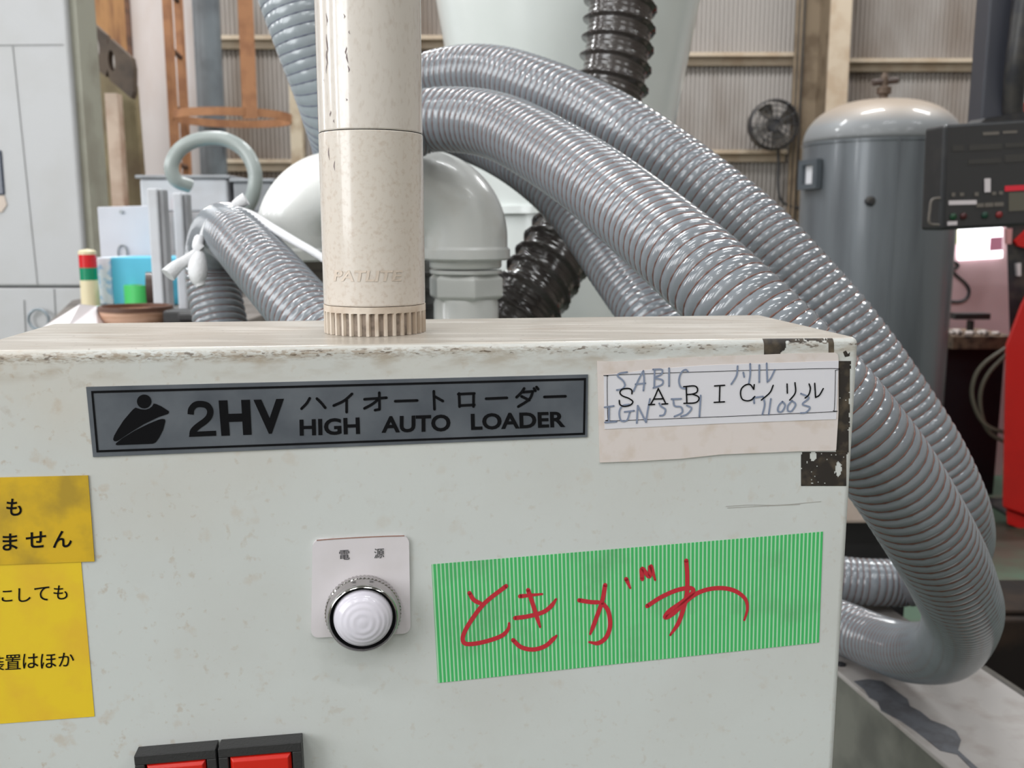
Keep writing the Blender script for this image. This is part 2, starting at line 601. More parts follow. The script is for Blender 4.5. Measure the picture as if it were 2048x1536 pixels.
# green tape roll
p = PZ(280, 611, ZT)
rr = 32 * p.y / FPX
zt = PY(280, 570, p.y).z
mb = MB(); mb.lathe([(rr * 0.55, ZT), (rr, ZT), (rr, zt), (rr * 0.55, zt), (rr * 0.55, ZT)], (p.x, p.y + rr * 0.3, 0), n=32, caps=False)
tr = mb.build('tape_roll', mat('green_tape_roll', srgb(72, 198, 104), 0.4, coat=0.2), smooth=True, label='bright green tape roll lying on the bench before the blue carton', cat='tape roll')
mb = MB(); mb.lathe([(rr * 0.5, ZT + 0.001), (rr * 0.55, ZT + 0.001), (rr * 0.55, zt - 0.001), (rr * 0.5, zt - 0.001), (rr * 0.5, ZT + 0.001)], (p.x, p.y + rr * 0.3, 0), n=32, caps=False)
mb.build('core', mat('card_core', srgb(180, 150, 110), 0.7), tr, True)

# two pale tubes
for (xt, yt, xb, yb, wd, lab) in ((312, 377, 329, 628, 31, 'pale grey square tube standing beside the green tape roll'),
                                  (360, 386, 376, 621, 28, 'pale grey square tube standing right of its twin, behind the white cord')):
    p = PZ(xb, yb, ZT)
    tw = wd * p.y / FPX
    zt = PY(xt, yt, p.y).z
    st = thing('square_tube', lab, 'tube', (p.x, p.y, ZT), 'pale tubes on the bench')
    mb = MB(); mb.box((p.x - tw * 0.17, p.y, (ZT + zt) / 2), (tw * 0.66, tw, zt - ZT)); mb.build('front_web', PALEGR, st, bevel=0.003)
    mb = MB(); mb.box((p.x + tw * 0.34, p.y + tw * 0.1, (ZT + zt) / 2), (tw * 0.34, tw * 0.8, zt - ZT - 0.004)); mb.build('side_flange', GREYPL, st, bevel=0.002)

# grey tool cabinet and bins
Yt = 2.3
x0, x1 = PY(336, 500, Yt).x, PY(560, 500, Yt).x
zc = PY(400, 424, Yt).z
tc = thing('tool_cabinet', 'grey tool cabinet on the bench under two grey bins', 'cabinet', ((x0 + x1) / 2, Yt + 0.08, ZT))
mb = MB(); mb.box(((x0 + x1) / 2, Yt + 0.08, (ZT + zc) / 2), (x1 - x0, 0.16, zc - ZT)); mb.build('body', mat('mid_grey_paint', srgb(158, 156, 158), 0.5, n_scale=8, n_col=srgb(140, 138, 140)), tc, bevel=0.004)
for q in range(2):
    zq = zc - 0.012 - q * 0.095
    mb = MB(); mb.box(((x0 + x1) / 2, Yt - 0.002, zq - 0.04), (x1 - x0 - 0.03, 0.008, 0.08)); dr = mb.build('drawer', GREYPL, tc, bevel=0.002)
    mb = MB(); mb.box(((x0 + x1) / 2, Yt - 0.01, zq - 0.02), (0.07, 0.012, 0.008)); mb.build('handle', DARKMET, dr)
for (xa, xb, ya, yb, lab, m_) in ((275, 458, 350, 423, 'pale grey lidded bin under the curled hose', PALEGR), (462, 548, 357, 423, 'darker grey lidded bin beside the left pipe elbow', GREYPL)):
    x0, x1 = PY(xa, 390, Yt).x, PY(xb, 390, Yt).x
    zt, zb_ = PY(400, ya, Yt).z, zc + 0.0005
    bn = thing('storage_bin', lab, 'bin', ((x0 + x1) / 2, Yt + 0.07, zb_), 'bins on the tool cabinet')
    mb = MB(); mb.box(((x0 + x1) / 2, Yt + 0.07, (zb_ + zt) / 2 - 0.004), (x1 - x0 - 0.008, 0.13, zt - zb_ - 0.008)); mb.build('tub', m_, bn, bevel=0.006)
    mb = MB(); mb.box(((x0 + x1) / 2, Yt + 0.07, zt - 0.004), (x1 - x0 + 0.006, 0.145, 0.008)); mb.build('lid', GREYPL, bn, bevel=0.002)
a, b = PY(331, 395, Yt - 0.05), PY(343, 420, Yt - 0.05)
mb = MB(); mb.box(((a.x + b.x) / 2, Yt + 0.0, (a.z + b.z) / 2), (b.x - a.x, 0.006, a.z - b.z))
mb.build('red_tag', mat('red_tag', srgb(206, 40, 60), 0.5), bevel=0.001, label='small red tag on the pale bin between the two pale tubes', cat='tag')

# white board leaning behind the carton
Yw = Yc + 0.16
pts = [PY(x, y, Yw) for x, y in ((194, 414), (262, 412), (298, 412), (304, 560), (206, 608), (200, 608))]
pts = [PY(x, y, Yw) for x, y in ((194, 414), (300, 411), (312, 609), (208, 609))]
mb = MB(); mb.prism(pts, (0, 0.012, 0))
wb = mb.build('white_board', mat('bluish_white_board', srgb(208, 208, 216), 0.5, n_scale=4, n_col=srgb(196, 196, 204)), bevel=0.002,
              label='bluish white board standing behind the blue carton', cat='board')
c = PY(243, 424, Yw - 0.002)
mb = MB(); mb.lathe([(0.004, 0), (0.004, 0.003)], c, (Vector((1, 0, 0)), Vector((0, 0, 1)), Vector((0, -1, 0))), 12); mb.build('pin', STEEL, wb)
c = PY(245, 505, Yw - 0.004)
mb = MB(); mb.tube([(c.x + 0.010 * math.cos(t), c.y, c.z + 0.016 * math.sin(t)) for t in np.linspace(0, 2 * PI, 13)[:-1]], 0.0018, 6, True, 2)
mb.build('hook_ring', STEEL, wb, True)

# brown tray, black clip, folded paper, dark roll
p = PZ(262, 647, ZT)
rr = 72 * p.y / FPX
tray = thing('wooden_tray', 'brown round wooden tray on the bench left of the hoses', 'tray', (p.x, p.y, ZT))
mb = MB(); mb.lathe([(rr * 0.86, ZT), (rr * 0.93, ZT + 0.008), (rr * 0.97, ZT + 0.020), (rr * 0.9, ZT + 0.020), (rr * 0.86, ZT + 0.010), (0.001, ZT + 0.008)], (p.x, p.y + rr * 0.4, 0), n=36)
mb.build('dish', mat('pink_brown_wood', srgb(216, 176, 152), 0.5, n_scale=30, n_col=srgb(186, 142, 114), stretch=(0.4, 0.4, 6)), tray, True)
mb = MB(); mb.lathe([(rr * 0.9, ZT + 0.020), (rr, ZT + 0.020), (rr, ZT + 0.027), (rr * 0.9, ZT + 0.027), (rr * 0.9, ZT + 0.020)], (p.x, p.y + rr * 0.4, 0), n=36, caps=False)
mb.build('rim', mat('dark_brown_rim', srgb(92, 62, 48), 0.5), tray, True)
p = PZ(368, 647, ZT)
mb = MB(); mb.box((p.x, p.y + 0.01, ZT + 0.011), (72 * p.y / FPX, 0.05, 0.022)); mb.box((p.x + 0.012, p.y - 0.006, ZT + 0.012), (0.03, 0.03, 0.014))
mb.build('black_case', BLKPLAS, bevel=0.004, label='small black case on the bench beside the brown tray', cat='case')
p = PZ(150, 652, ZT)
s_ = p.y / FPX
mb = MB()
ap = (p.x + 2 * s_, p.y + 0.02, ZT + 42 * s_)
base = [(p.x - 52 * s_, p.y - 0.02, ZT), (p.x + 4 * s_, p.y - 0.035, ZT), (p.x + 50 * s_, p.y - 0.01, ZT), (p.x + 40 * s_, p.y + 0.06, ZT), (p.x - 40 * s_, p.y + 0.06, ZT)]
ap2 = (p.x + 12 * s_, p.y + 0.06, ZT + 34 * s_)
mb.add(base + [ap, ap2], [(0, 1, 5), (1, 2, 6, 5), (2, 3, 6), (3, 4, 5, 6), (4, 0, 5), (0, 4, 3, 2, 1)])
mb.build('folded_paper', mat('white_paper', srgb(232, 226, 228), 0.7), label='white folded paper tent at the back left of the cabinet', cat='paper')
p = PZ(208, 640, ZT)
mb = MB(); mb.lathe([(0.012, ZT), (0.013, ZT + 0.02), (0.011, ZT + 0.024), (0.001, ZT + 0.024)], (p.x, p.y, 0), n=16)
mb.build('bottle_cap', mat('teal_plastic', srgb(160, 200, 200), 0.4), smooth=True, label='pale teal cap between the folded paper and the brown tray', cat='cap')
c = PZ(296, 612, ZT)
rr = 0.034
mb = MB(); mb.lathe([(rr * 0.5, 0), (rr, 0), (rr, 0.022), (rr * 0.5, 0.022), (rr * 0.5, 0)], (c.x + 0.004, c.y - 0.012, ZT + rr), (Vector((0.3, -0.95, 0)).normalized(), Vector((0, 0, 1)), Vector((0.95, 0.3, 0)).normalized()), 28, caps=False)
mb.build('tape_roll', mat('brown_tape', srgb(78, 62, 56), 0.35), smooth=True, label='dark brown tape roll standing on edge behind the pale tube', cat='tape roll')

# curled plain hose
hz = [(380, 372, 1.95), (352, 360, 1.93), (343, 330, 1.92), (362, 297, 1.92), (400, 279, 1.92), (450, 279, 1.92), (490, 303, 1.92), (510, 345, 1.92), (506, 390, 1.93), (488, 430, 1.96), (470, 500, 2.0), (455, 600, 2.05)]
pth = [P(*q) for q in hz]
ch = thing('curled_hose', 'thin plain grey hose curled over the bins with an open end', 'hose', (pth[-1].x, pth[-1].y, ZT))
mb = MB(); mb.tube(pth[:-1] + [Vector((pth[-1].x, pth[-1].y, ZT + 0.004))], 0.0145, 16, steps=8)
mb.build('tube_wall', mat('grey_green_hose', srgb(160, 168, 166), 0.3, coat=0.3), ch, True)
d0 = (pth[0] - pth[1]).normalized()
mb = MB(); mb.tube([pth[0] - d0 * 0.001, pth[0] + d0 * 0.0015], 0.0118, 16); mb.build('open_end', DARKMET, ch, label='dark open end')

# ------------------------------------------------------------------ white hopper behind the hoses
YH = 1.75
hcx = PY(1134, 100, YH).x
prof = []
for y, xr in ((-500, 1500), (0, 1398), (240, 1350), (416, 1318)):
    q = PY(xr, y, YH); prof.append((q.x - hcx, q.z))
hop = thing('hopper', 'white tapered hopper vessel behind the arching hoses', 'hopper', (hcx, YH, 0))
HOPM = mat('white_enamel', srgb(226, 230, 228), 0.22, coat=0.4, n_scale=3, n_col=srgb(208, 214, 210), n_amt=0.6)
mb = MB(); mb.lathe(prof[::-1], (hcx, YH, 0), n=72); mb.build('cone', HOPM, hop, True)
r0, z0 = prof[-1]
mb = MB(); mb.lathe([(r0 - 0.004, z0 - 0.012), (r0 + 0.012, z0 - 0.012), (r0 + 0.012, z0), (r0 - 0.004, z0)], (hcx, YH, 0), n=72); mb.build('flange', HOPM, hop, True)
mb = MB(); mb.lathe([(r0 * 0.9, 0.0), (r0 * 0.9, 0.75), (r0 - 0.006, 0.85), (r0 - 0.006, z0 - 0.012)], (hcx, YH, 0), n=72); mb.build('lower_body', HOPM, hop, True)

# ------------------------------------------------------------------ painted pipe with two elbows
CAST = mat('white_painted_iron', srgb(236, 237, 234), 0.3, coat=0.35, n_scale=14, n_col=srgb(206, 198, 186), n_lo=0.55, n_hi=0.75, n_amt=0.55, bump=0.25, b_scale=90)
XA = Vector((1, 0, 0)); YA = Vector((0, 1, 0)); ZA = Vector((0, 0, 1))
Zp = 1.08
rc_ = P(931, 470, Zp)                         # axis of the right leg
R3 = 84 * Zp / FPX                            # outer radius of the fitting
pipe = thing('pipe_assembly', 'white painted pipe with two elbows crossing behind the signal tower', 'pipe', (rc_.x, rc_.y, 0))


def elbow(cx, zc_, yy, sgn, name, zend, r1, rb):
    """elbow: from a vertical leg at cx bending towards the middle; sgn -1 bends left, +1 bends right"""
    pts = [Vector((cx, yy, zend)), Vector((cx, yy, zc_ - rb))]
    for t in np.linspace(0, PI / 2, 12)[1:]:
        pts.append(Vector((cx + sgn * rb * (1 - math.cos(t)), yy, zc_ - rb + rb * math.sin(t))))
    pts.append(pts[-1] + Vector((sgn * 0.03, 0, 0)))
    m_ = MB(); m_.tube(pts, r1, 36, steps=2)
    e_ = m_.build(name, CAST, pipe, True)
    m_ = MB()
    m_.lathe([(r1 - 0.001, 0), (r1 + 0.003, 0.002), (r1 + 0.003, 0.012), (r1 - 0.001, 0.016)], (cx, yy, zend), n=36)
    m_.build('socket_rim', CAST, e_, True)
    m_ = MB()
    m_.lathe([(r1 - 0.001, 0), (r1 + 0.003, 0.002), (r1 + 0.003, 0.012), (r1 - 0.001, 0.016)], pts[-1] - Vector((sgn * 0.016, 0, 0)), (YA, ZA, XA * sgn), 36)
    m_.build('socket_rim', CAST, e_, True)
    return e_, pts[-1]


zax = P(850, 384, Zp).z
ze = P(931, 520, Zp).z
eR, endR = elbow(rc_.x, zax, rc_.y, -1, 'elbow', ze, R3, 0.052)
cl_ = P(601, 470, Zp + 0.02)
eL, endL = elbow(cl_.x, zax, rc_.y, 1, 'elbow', P(600, 522, Zp).z, R3 * 0.95, 0.052)
mb = MB(); mb.tube([endL - Vector((0.01, 0, 0)), endR + Vector((0.01, 0, 0))], R3 * 0.8, 32); mb.build('nipple', CAST, pipe, True)
z_ = [P(931, y, Zp).z for y in (520, 537, 548, 551, 600, 606, 640)]
mb = MB(); mb.lathe([(R3 * 0.82, z_[1]), (R3 * 0.86, z_[1] + 0.002), (R3 * 0.86, z_[0]), (R3 * 0.5, z_[0])], (rc_.x, rc_.y, 0), n=40); mb.build('thread', CAST, pipe, True)
mb = MB(); mb.lathe([(R3 * 0.84, z_[2]), (R3 * 0.86, z_[2] + 0.001), (R3 * 0.86, z_[1] - 0.0015), (R3 * 0.5, z_[1] - 0.001)], (rc_.x, rc_.y, 0), n=40); mb.build('thread', CAST, pipe, True)
mb = MB()
rot = Matrix.Rotation(-0.25, 3, 'Z')
mb.lathe([(R3 * 0.78, z_[4]), (R3 * 0.92, z_[4] + 0.004), (R3 * 0.92, z_[3] - 0.003), (R3 * 0.80, z_[3] + 0.001)], (rc_.x, rc_.y, 0), (rot @ XA, rot @ YA, ZA), 6)
mb.build('union_nut', CAST, pipe, bevel=0.0015)
mb = MB(); mb.lathe([(R3 * 0.78, 0.0), (R3 * 0.78, z_[4] - 0.004), (R3 * 0.74, z_[4] + 0.001)], (rc_.x, rc_.y, 0), n=40); mb.build('riser', CAST, pipe, True)
mb = MB(); mb.lathe([(R3 * 0.70, 0.55), (R3 * 0.70, P(600, 522, Zp).z + 0.005)], (cl_.x, rc_.y, 0), n=32); mb.build('riser', mat('dirty_cast', srgb(120, 112, 104), 0.5, n_scale=30, n_col=srgb(70, 62, 58), stretch=(0.3, 0.3, 4)), pipe, True, label='dirty grey riser')

# dark ribbed blower behind the tower
Yb = 1.42
bc = PY(735, 585, Yb)
bw = thing('blower', 'dark ribbed blower body seen behind the base of the signal tower', 'blower', (bc.x, Yb, 0))
mb = MB(); mb.lathe([(0.095, 0.0), (0.095, 1.24), (0.085, 1.262), (0.001, 1.265)], (bc.x, Yb + 0.1, 0), n=40); mb.build('housing', DARKMET, bw, True)
for i in range(9):
    zf = 1.02 + i * 0.026
    mb = MB(); mb.lathe([(0.09, zf), (0.108, zf + 0.001), (0.108, zf + 0.006), (0.09, zf + 0.007)], (bc.x, Yb + 0.1, 0), n=40); mb.build('cooling_fin', DARKMET, bw, True)

# ------------------------------------------------------------------ spiral hoses
def hose(name, label, ctrl, R, pit, amp, m_, cat='hose', group=None, wire=COPPER, around=44, per=12, style='soft', wire_r=0.0008):
    path = spline([P(*q) if len(q) == 3 else Vector(q[1:]) for q in ctrl], steps=24)
    A, S = resample(path, pit / per)
    n_ = len(A)
    # light smoothing
    for _ in range(10):
        A[1:-1] = (A[:-2] + 2 * A[1:-1] + A[2:]) / 4
    pv = [Vector(q) for q in A]
    fr = frames(pv)
    X = np.array([tuple(f[0]) for f in fr]); Yv = np.array([tuple(f[1]) for f in fr])
    th = np.arange(around) * 2 * PI / around
    ph = (S[:, None] / pit) * 2 * PI + th[None, :]
    if style == 'soft':
        rad = R - amp * (1 - np.abs(np.sin(ph / 2)) ** 0.95)
    else:                                            # narrow proud rib on a smooth wall
        c_ = (1 + np.cos(ph)) / 2
        rad = R - amp + amp * c_ ** 9 + amp * 0.12 * np.cos(ph * 4)
    V = A[:, None, :] + X[:, None, :] * (rad * np.cos(th))[:, :, None] + Yv[:, None, :] * (rad * np.sin(th))[:, :, None]
    V = V.reshape(-1, 3)
    ii, jj = np.meshgrid(np.arange(n_ - 1), np.arange(around), indexing='ij')
    a = ii * around + jj
    b = ii * around + (jj + 1) % around
    Fq = np.stack([a, b, b + around, a + around], -1).reshape(-1, 4)
    root = thing(name, label, cat, tuple(A[np.argmin(A[:, 2])]), group)
    me = bpy.data.meshes.new('tube_wall')
    me.vertices.add(len(V)); me.loops.add(Fq.size); me.polygons.add(len(Fq))
    me.vertices.foreach_set('co', (V - np.array(LOC[root.name])).ravel())
    me.loops.foreach_set('vertex_index', Fq.ravel().astype(np.int32))
    me.polygons.foreach_set('loop_start', np.arange(0, Fq.size, 4, dtype=np.int32))
    me.polygons.foreach_set('use_smooth', np.ones(len(Fq), bool))
    me.update(calc_edges=True); me.validate()
    me.materials.append(m_)
    o = bpy.data.objects.new('tube_wall', me); link(o); o.parent = root
    if wire is not None:
        # wire lying in the spiral groove
        ns = int(S[-1] / pit * 20)
        s2 = np.linspace(0, S[-1], ns)
        ang = -(s2 / pit) * 2 * PI
        def itp(M): return np.stack([np.interp(s2, S, M[:, k2]) for k2 in range(3)], 1)
        C_, X2, Y2 = itp(A), itp(X), itp(Yv)
        rw = R - amp + wire_r * 0.35
        ctr = C_ + X2 * (rw * np.cos(ang))[:, None] + Y2 * (rw * np.sin(ang))[:, None]
        out = ctr - C_
        out /= np.linalg.norm(out, axis=1)[:, None]
        tg = np.gradient(C_, axis=0); tg /= np.linalg.norm(tg, axis=1)[:, None]
        W = np.stack([ctr + out * wire_r, ctr + tg * wire_r, ctr - out * wire_r, ctr - tg * wire_r], 1).reshape(-1, 3)
        ii, jj = np.meshgrid(np.arange(ns - 1), np.arange(4), indexing='ij')
        a = ii * 4 + jj; b = ii * 4 + (jj + 1) % 4
        Fw = np.stack([a, b, b + 4, a + 4], -1).reshape(-1, 4)
        me = bpy.data.meshes.new('spiral_wire')
        me.from_pydata((W - np.array(LOC[root.name])).tolist(), [], Fw.tolist())
        me.materials.append(wire)
        me.polygons.foreach_set('use_smooth', [True] * len(me.polygons))
        o2 = bpy.data.objects.new('spiral_wire', me); link(o2); o2.parent = root
        if wire is COPPER: o2['label'] = 'thin copper spiral wire'
        LOC[o2.name] = LOC[root.name]
    return root


HG = 'clear grey spiral hoses of the loader'
RH = 0.033
hose('spiral_hose', 'front grey spiral hose arching over and looping down at the right of the cabinet',
     [(720, 900, 0.93), (720, 640, 0.93), (720, 430, 0.94), (745, 310, 0.97), (835, 248, 1.0), (915, 240, 0.98), (1000, 255, 0.94), (1090, 300, 0.88), (1185, 362, 0.81),
      (1290, 445, 0.74), (1400, 540, 0.68), (1520, 655, 0.65), (1652, 790, 0.645), (1768, 930, 0.665), (1854, 1065, 0.70), (1905, 1165, 0.755), (1924, 1235, 0.835),
      (1892, 1296, 0.96), (1825, 1305, 1.05), (1760, 1287, 1.125), (1690, 1258, 1.18), (1600, 1222, 1.235), (1500, 1190, 1.29)],
     RH, 0.0086, 0.0016, PVC, group=HG)
hose('spiral_hose', 'rear grey spiral hose arching highest, next to the grey tank',
     [(740, 900, 1.30), (742, 620, 1.30), (745, 420, 1.28), (765, 260, 1.22), (835, 176, 1.17), (905, 150, 1.13), (990, 150, 1.09), (1085, 180, 1.04), (1170, 218, 1.0),
      (1262, 272, 0.95), (1370, 350, 0.91), (1490, 448, 0.88), (1590, 552, 0.86), (1690, 668, 0.85), (1785, 800, 0.85), (1860, 920, 0.86), (1908, 1030, 0.89),
      (1916, 1100, 1.0), (1892, 1148, 1.2), (1830, 1164, 1.315), (1730, 1164, 1.325), (1640, 1154, 1.335), (1560, 1148, 1.36)],
     RH, 0.0086, 0.0016, PVC, group=HG)
hose('spiral_hose', 'grey spiral hose diving under the front hose behind the cabinet',
     [(900, 262, 1.26), (965, 282, 1.22), (1040, 322, 1.17), (1113, 380, 1.13), (1174, 450, 1.10), (1236, 540, 1.06), (1308, 640, 1.0), (1370, 740, 0.97), (1410, 860, 0.95), (1430, 1000, 0.95)],
     RH, 0.0086, 0.0016, PVC, group=HG)
hose('spiral_hose', 'pale grey spiral hose descending from the top, left of the signal tower',
     [(545, -160, 1.06), (572, -40, 1.06), (618, 90, 1.07), (663, 215, 1.10), (688, 330, 1.18), (665, 460, 1.22), (650, 640, 1.24), (650, 900, 1.24)],
     0.037, 0.0105, 0.0009, PVCL, group=HG, wire=mat('dark_wire', srgb(92, 96, 116), 0.4))
hose('spiral_hose', 'grey spiral hose bent over and tied with white cord at the left',
     [(760, 800, 0.80), (665, 690, 0.83), (590, 605, 0.87), (525, 530, 0.92), (476, 476, 0.98), (446, 462, 1.05), (428, 490, 1.11), (424, 550, 1.13), (440, 640, 1.12), (465, 760, 1.1)],
     0.031, 0.0085, 0.0018, PVC, group=HG)
hose('duct_hose', 'dark brown ribbed duct hose passing behind the grey hoses',
     [(1250, -220, 1.30), (1243, -60, 1.30), (1238, 60, 1.30), (1222, 190, 1.30), (1195, 320, 1.31), (1155, 425, 1.29), (1097, 533, 1.25), (1042, 625, 1.22), (985, 750, 1.22), (960, 950, 1.25)],
     0.050, 0.0265, 0.0075, BROWNH, wire=None, per=16, around=36, style='rib')

# white cord tied round the bent hose
CORD = mat('white_cloth_cord', srgb(222, 222, 224), 0.8, bump=0.4, b_scale=300)
cd_ = thing('cord', 'white cloth cord tied round the bent hose left of the tower', 'cord', P(405, 570, 0.96))
mb = MB(); mb.tube([P(*q) for q in ((402, 500, 1.0), (406, 470, 0.99), (424, 438, 0.985), (458, 420, 0.985), (498, 428, 0.97), (545, 456, 0.93), (592, 484, 0.9), (640, 512, 0.88), (700, 560, 0.87))], lambda t: 0.0032 + 0.0012 * math.sin(PI * t), 10)
mb.build('strand', CORD, cd_, True)
mb = MB(); mb.tube([P(*q) for q in ((399, 478, 0.985), (395, 492, 0.975), (402, 500, 0.975))], lambda t: 0.0055, 10, steps=5); mb.build('knot', CORD, cd_, True)
mb = MB(); mb.tube([P(*q) for q in ((396, 502, 0.975), (370, 522, 0.97), (352, 534, 0.965), (336, 550, 0.96))], lambda t: 0.004 + 0.004 * t, 10, steps=5); mb.build('loose_end', CORD, cd_, True)
mb = MB(); mb.tube([P(*q) for q in ((400, 506, 0.975), (396, 530, 0.97), (396, 555, 0.965), (402, 572, 0.965))], lambda t: 0.005 + 0.005 * math.sin(PI * min(1, t * 1.1)), 10, steps=5); mb.build('loose_end', CORD, cd_, True)
mb = MB(); mb.tube([P(*q) for q in ((462, 420, 0.99), (474, 408, 0.985), (492, 398, 0.985))], lambda t: 0.004 + 0.003 * t, 10, steps=5); mb.build('loose_end', CORD, cd_, True)

# ------------------------------------------------------------------ control cabinet
TOPX, TOPY = 850, 688
ZTOP = F(TOPX, TOPY).z
rightP = F(1707, 900)
uR = (rightP - F0).dot(U)
uL = (F(-98, 697) - F0).dot(U)
backP = PZ(900, 638, ZTOP)
DEP = (backP - F(900, 688)).dot(N) + 0.004
ZBOT = 0.78
uc = (uR + uL) / 2
ctr = F0 + U * uc + N * (DEP / 2)
cab = thing('control_cabinet', 'white painted control cabinet with nameplate, stickers, lamp and green tape', 'control cabinet', (ctr.x, ctr.y, 0))

PAINT = bpy.data.materials.new('cabinet_paint')
PAINT.use_nodes = True
nt = PAINT.node_tree
b = nt.nodes['Principled BSDF']
b.inputs['Roughness'].default_value = 0.38
b.inputs['Coat Weight'].default_value = 0.15
b.inputs['Coat Roughness'].default_value = 0.2
base_col = srgb(201, 204, 202)
b.inputs['Base Color'].default_value = base_col
geo = nt.nodes.new('ShaderNodeNewGeometry')
mpn = nt.nodes.new('ShaderNodeMapping')
nt.links.new(geo.outputs['Position'], mpn.inputs[0])
mps = nt.nodes.new('ShaderNodeMapping'); mps.inputs['Scale'].default_value = (1, 1, 3)
nt.links.new(geo.outputs['Position'], mps.inputs[0])
sep = nt.nodes.new('ShaderNodeSeparateXYZ'); nt.links.new(geo.outputs['Position'], sep.inputs[0])
sepn = nt.nodes.new('ShaderNodeSeparateXYZ'); nt.links.new(geo.outputs['Normal'], sepn.inputs[0])


def mrange(sock, a_, b_, c_=0.0, d_=1.0):
    m_ = nt.nodes.new('ShaderNodeMapRange')
    for i_, v_ in zip((1, 2, 3, 4), (a_, b_, c_, d_)): m_.inputs[i_].default_value = v_
    nt.links.new(sock, m_.inputs[0])
    return m_.outputs[0]


def mul(a_, b_):
    m_ = nt.nodes.new('ShaderNodeMath'); m_.operation = 'MULTIPLY'
    nt.links.new(a_, m_.inputs[0]); nt.links.new(b_, m_.inputs[1]); return m_.outputs[0]


add_spots(PAINT, mpn, b, base_col, srgb(192, 192, 188), 9, 0.4, 0.65, 0.7)
# rust freckles over the whole panel, more towards the left
left = mrange(sep.outputs[0], -0.26, -0.08, 1.0, 0.35)
add_spots(PAINT, mpn, b, base_col, srgb(198, 186, 170), 14, 0.35, 0.7, 0.75, mul(left, mrange(sep.outputs[2], ZTOP - 0.10, ZTOP - 0.02)), 5)
add_spots(PAINT, mpn, b, base_col, srgb(172, 150, 126), 230, 0.62, 0.74, 0.6, left, 3)
add_spots(PAINT, mpn, b, base_col, srgb(184, 164, 142), 90, 0.62, 0.72, 0.5, left, 5)
add_spots(PAINT, mpn, b, base_col, srgb(150, 124, 100), 70, 0.64, 0.74, 0.55, mul(left, mrange(sep.outputs[2], ZTOP - 0.09, ZTOP - 0.01, 0.15, 1.0)), 6)
# hand grime under the top edge
edge = mul(mrange(sep.outputs[2], ZTOP - 0.016, ZTOP - 0.006), mrange(sepn.outputs[2], 0.2, 0.7, 1.0, 0.0))
add_spots(PAINT, mps, b, base_col, srgb(150, 130, 104), 55, 0.46, 0.66, 0.6, edge, 7)
edge2 = mul(mrange(sep.outputs[2], ZTOP - 0.007, ZTOP - 0.004), mrange(sepn.outputs[2], 0.3, 0.75, 1.0, 0.0))
add_spots(PAINT, mps, b, base_col, srgb(150, 134, 116), 330, 0.46, 0.56, 0.75, mul(edge2, mrange(sep.outputs[0], -0.1, 0.06, 1.0, 0.25)), 6)
add_spots(PAINT, mps, b, base_col, srgb(92, 76, 62), 260, 0.58, 0.64, 0.8, edge2, 6)
# dust on top
topm = mrange(sepn.outputs[2], 0.75, 0.99)
add_spots(PAINT, mpn, b, base_col, srgb(158, 148, 136), 30, 0.0, 0.35, 0.9, topm)
mpt = nt.nodes.new('ShaderNodeMapping'); mpt.inputs['Scale'].default_value = (0.3, 2.2, 1)
nt.links.new(geo.outputs['Position'], mpt.inputs[0])
add_spots(PAINT, mpt, b, base_col, srgb(190, 183, 174), 40, 0.48, 0.66, 0.9, topm)
add_spots(PAINT, mpt, b, base_col, srgb(142, 122, 104), 70, 0.56, 0.74, 0.7, topm)
add_spots(PAINT, mpn, b, base_col, srgb(112, 96, 84), 300, 0.66, 0.74, 0.8, topm, 3)
bpn = nt.nodes.new('ShaderNodeBump'); bpn.inputs['Strength'].default_value = 0.12; bpn.inputs['Distance'].default_value = 0.0006
nzb = nt.nodes.new('ShaderNodeTexNoise'); nzb.inputs['Scale'].default_value = 500
nt.links.new(mpn.outputs[0], nzb.inputs[0]); nt.links.new(nzb.outputs[0], bpn.inputs['Height']); nt.links.new(bpn.outputs[0], b.inputs['Normal'])

mb = MB()
mb.box(F0 + U * uc + N * (DEP / 2) + Vector((0, 0, (ZTOP + ZBOT) / 2 - F0.z)), (uR - uL, DEP, ZTOP - ZBOT), (U, N, ZA))
body = mb.build('body', PAINT, cab, smooth=True, bevel=0.0036, seg=5)
mb = MB()
mb.box(F0 + U * uc + N * (DEP / 2) + Vector((0, 0, ZBOT / 2 - F0.z)), (0.10, 0.08, ZBOT), (U, N, ZA))
mb.build('stand', STEEL, cab, bevel=0.004)

EPS = 0.0004


def fpoly(m_, pts, d, th=0.0):
    """flat polygon on the front plane, d proud; with thickness when th"""
    q = [F(x, y, d) for x, y in pts]
    if th:
        m_.prism(q, N * th)
    else:
        m_.add(q, [tuple(range(len(q)))])
    return m_


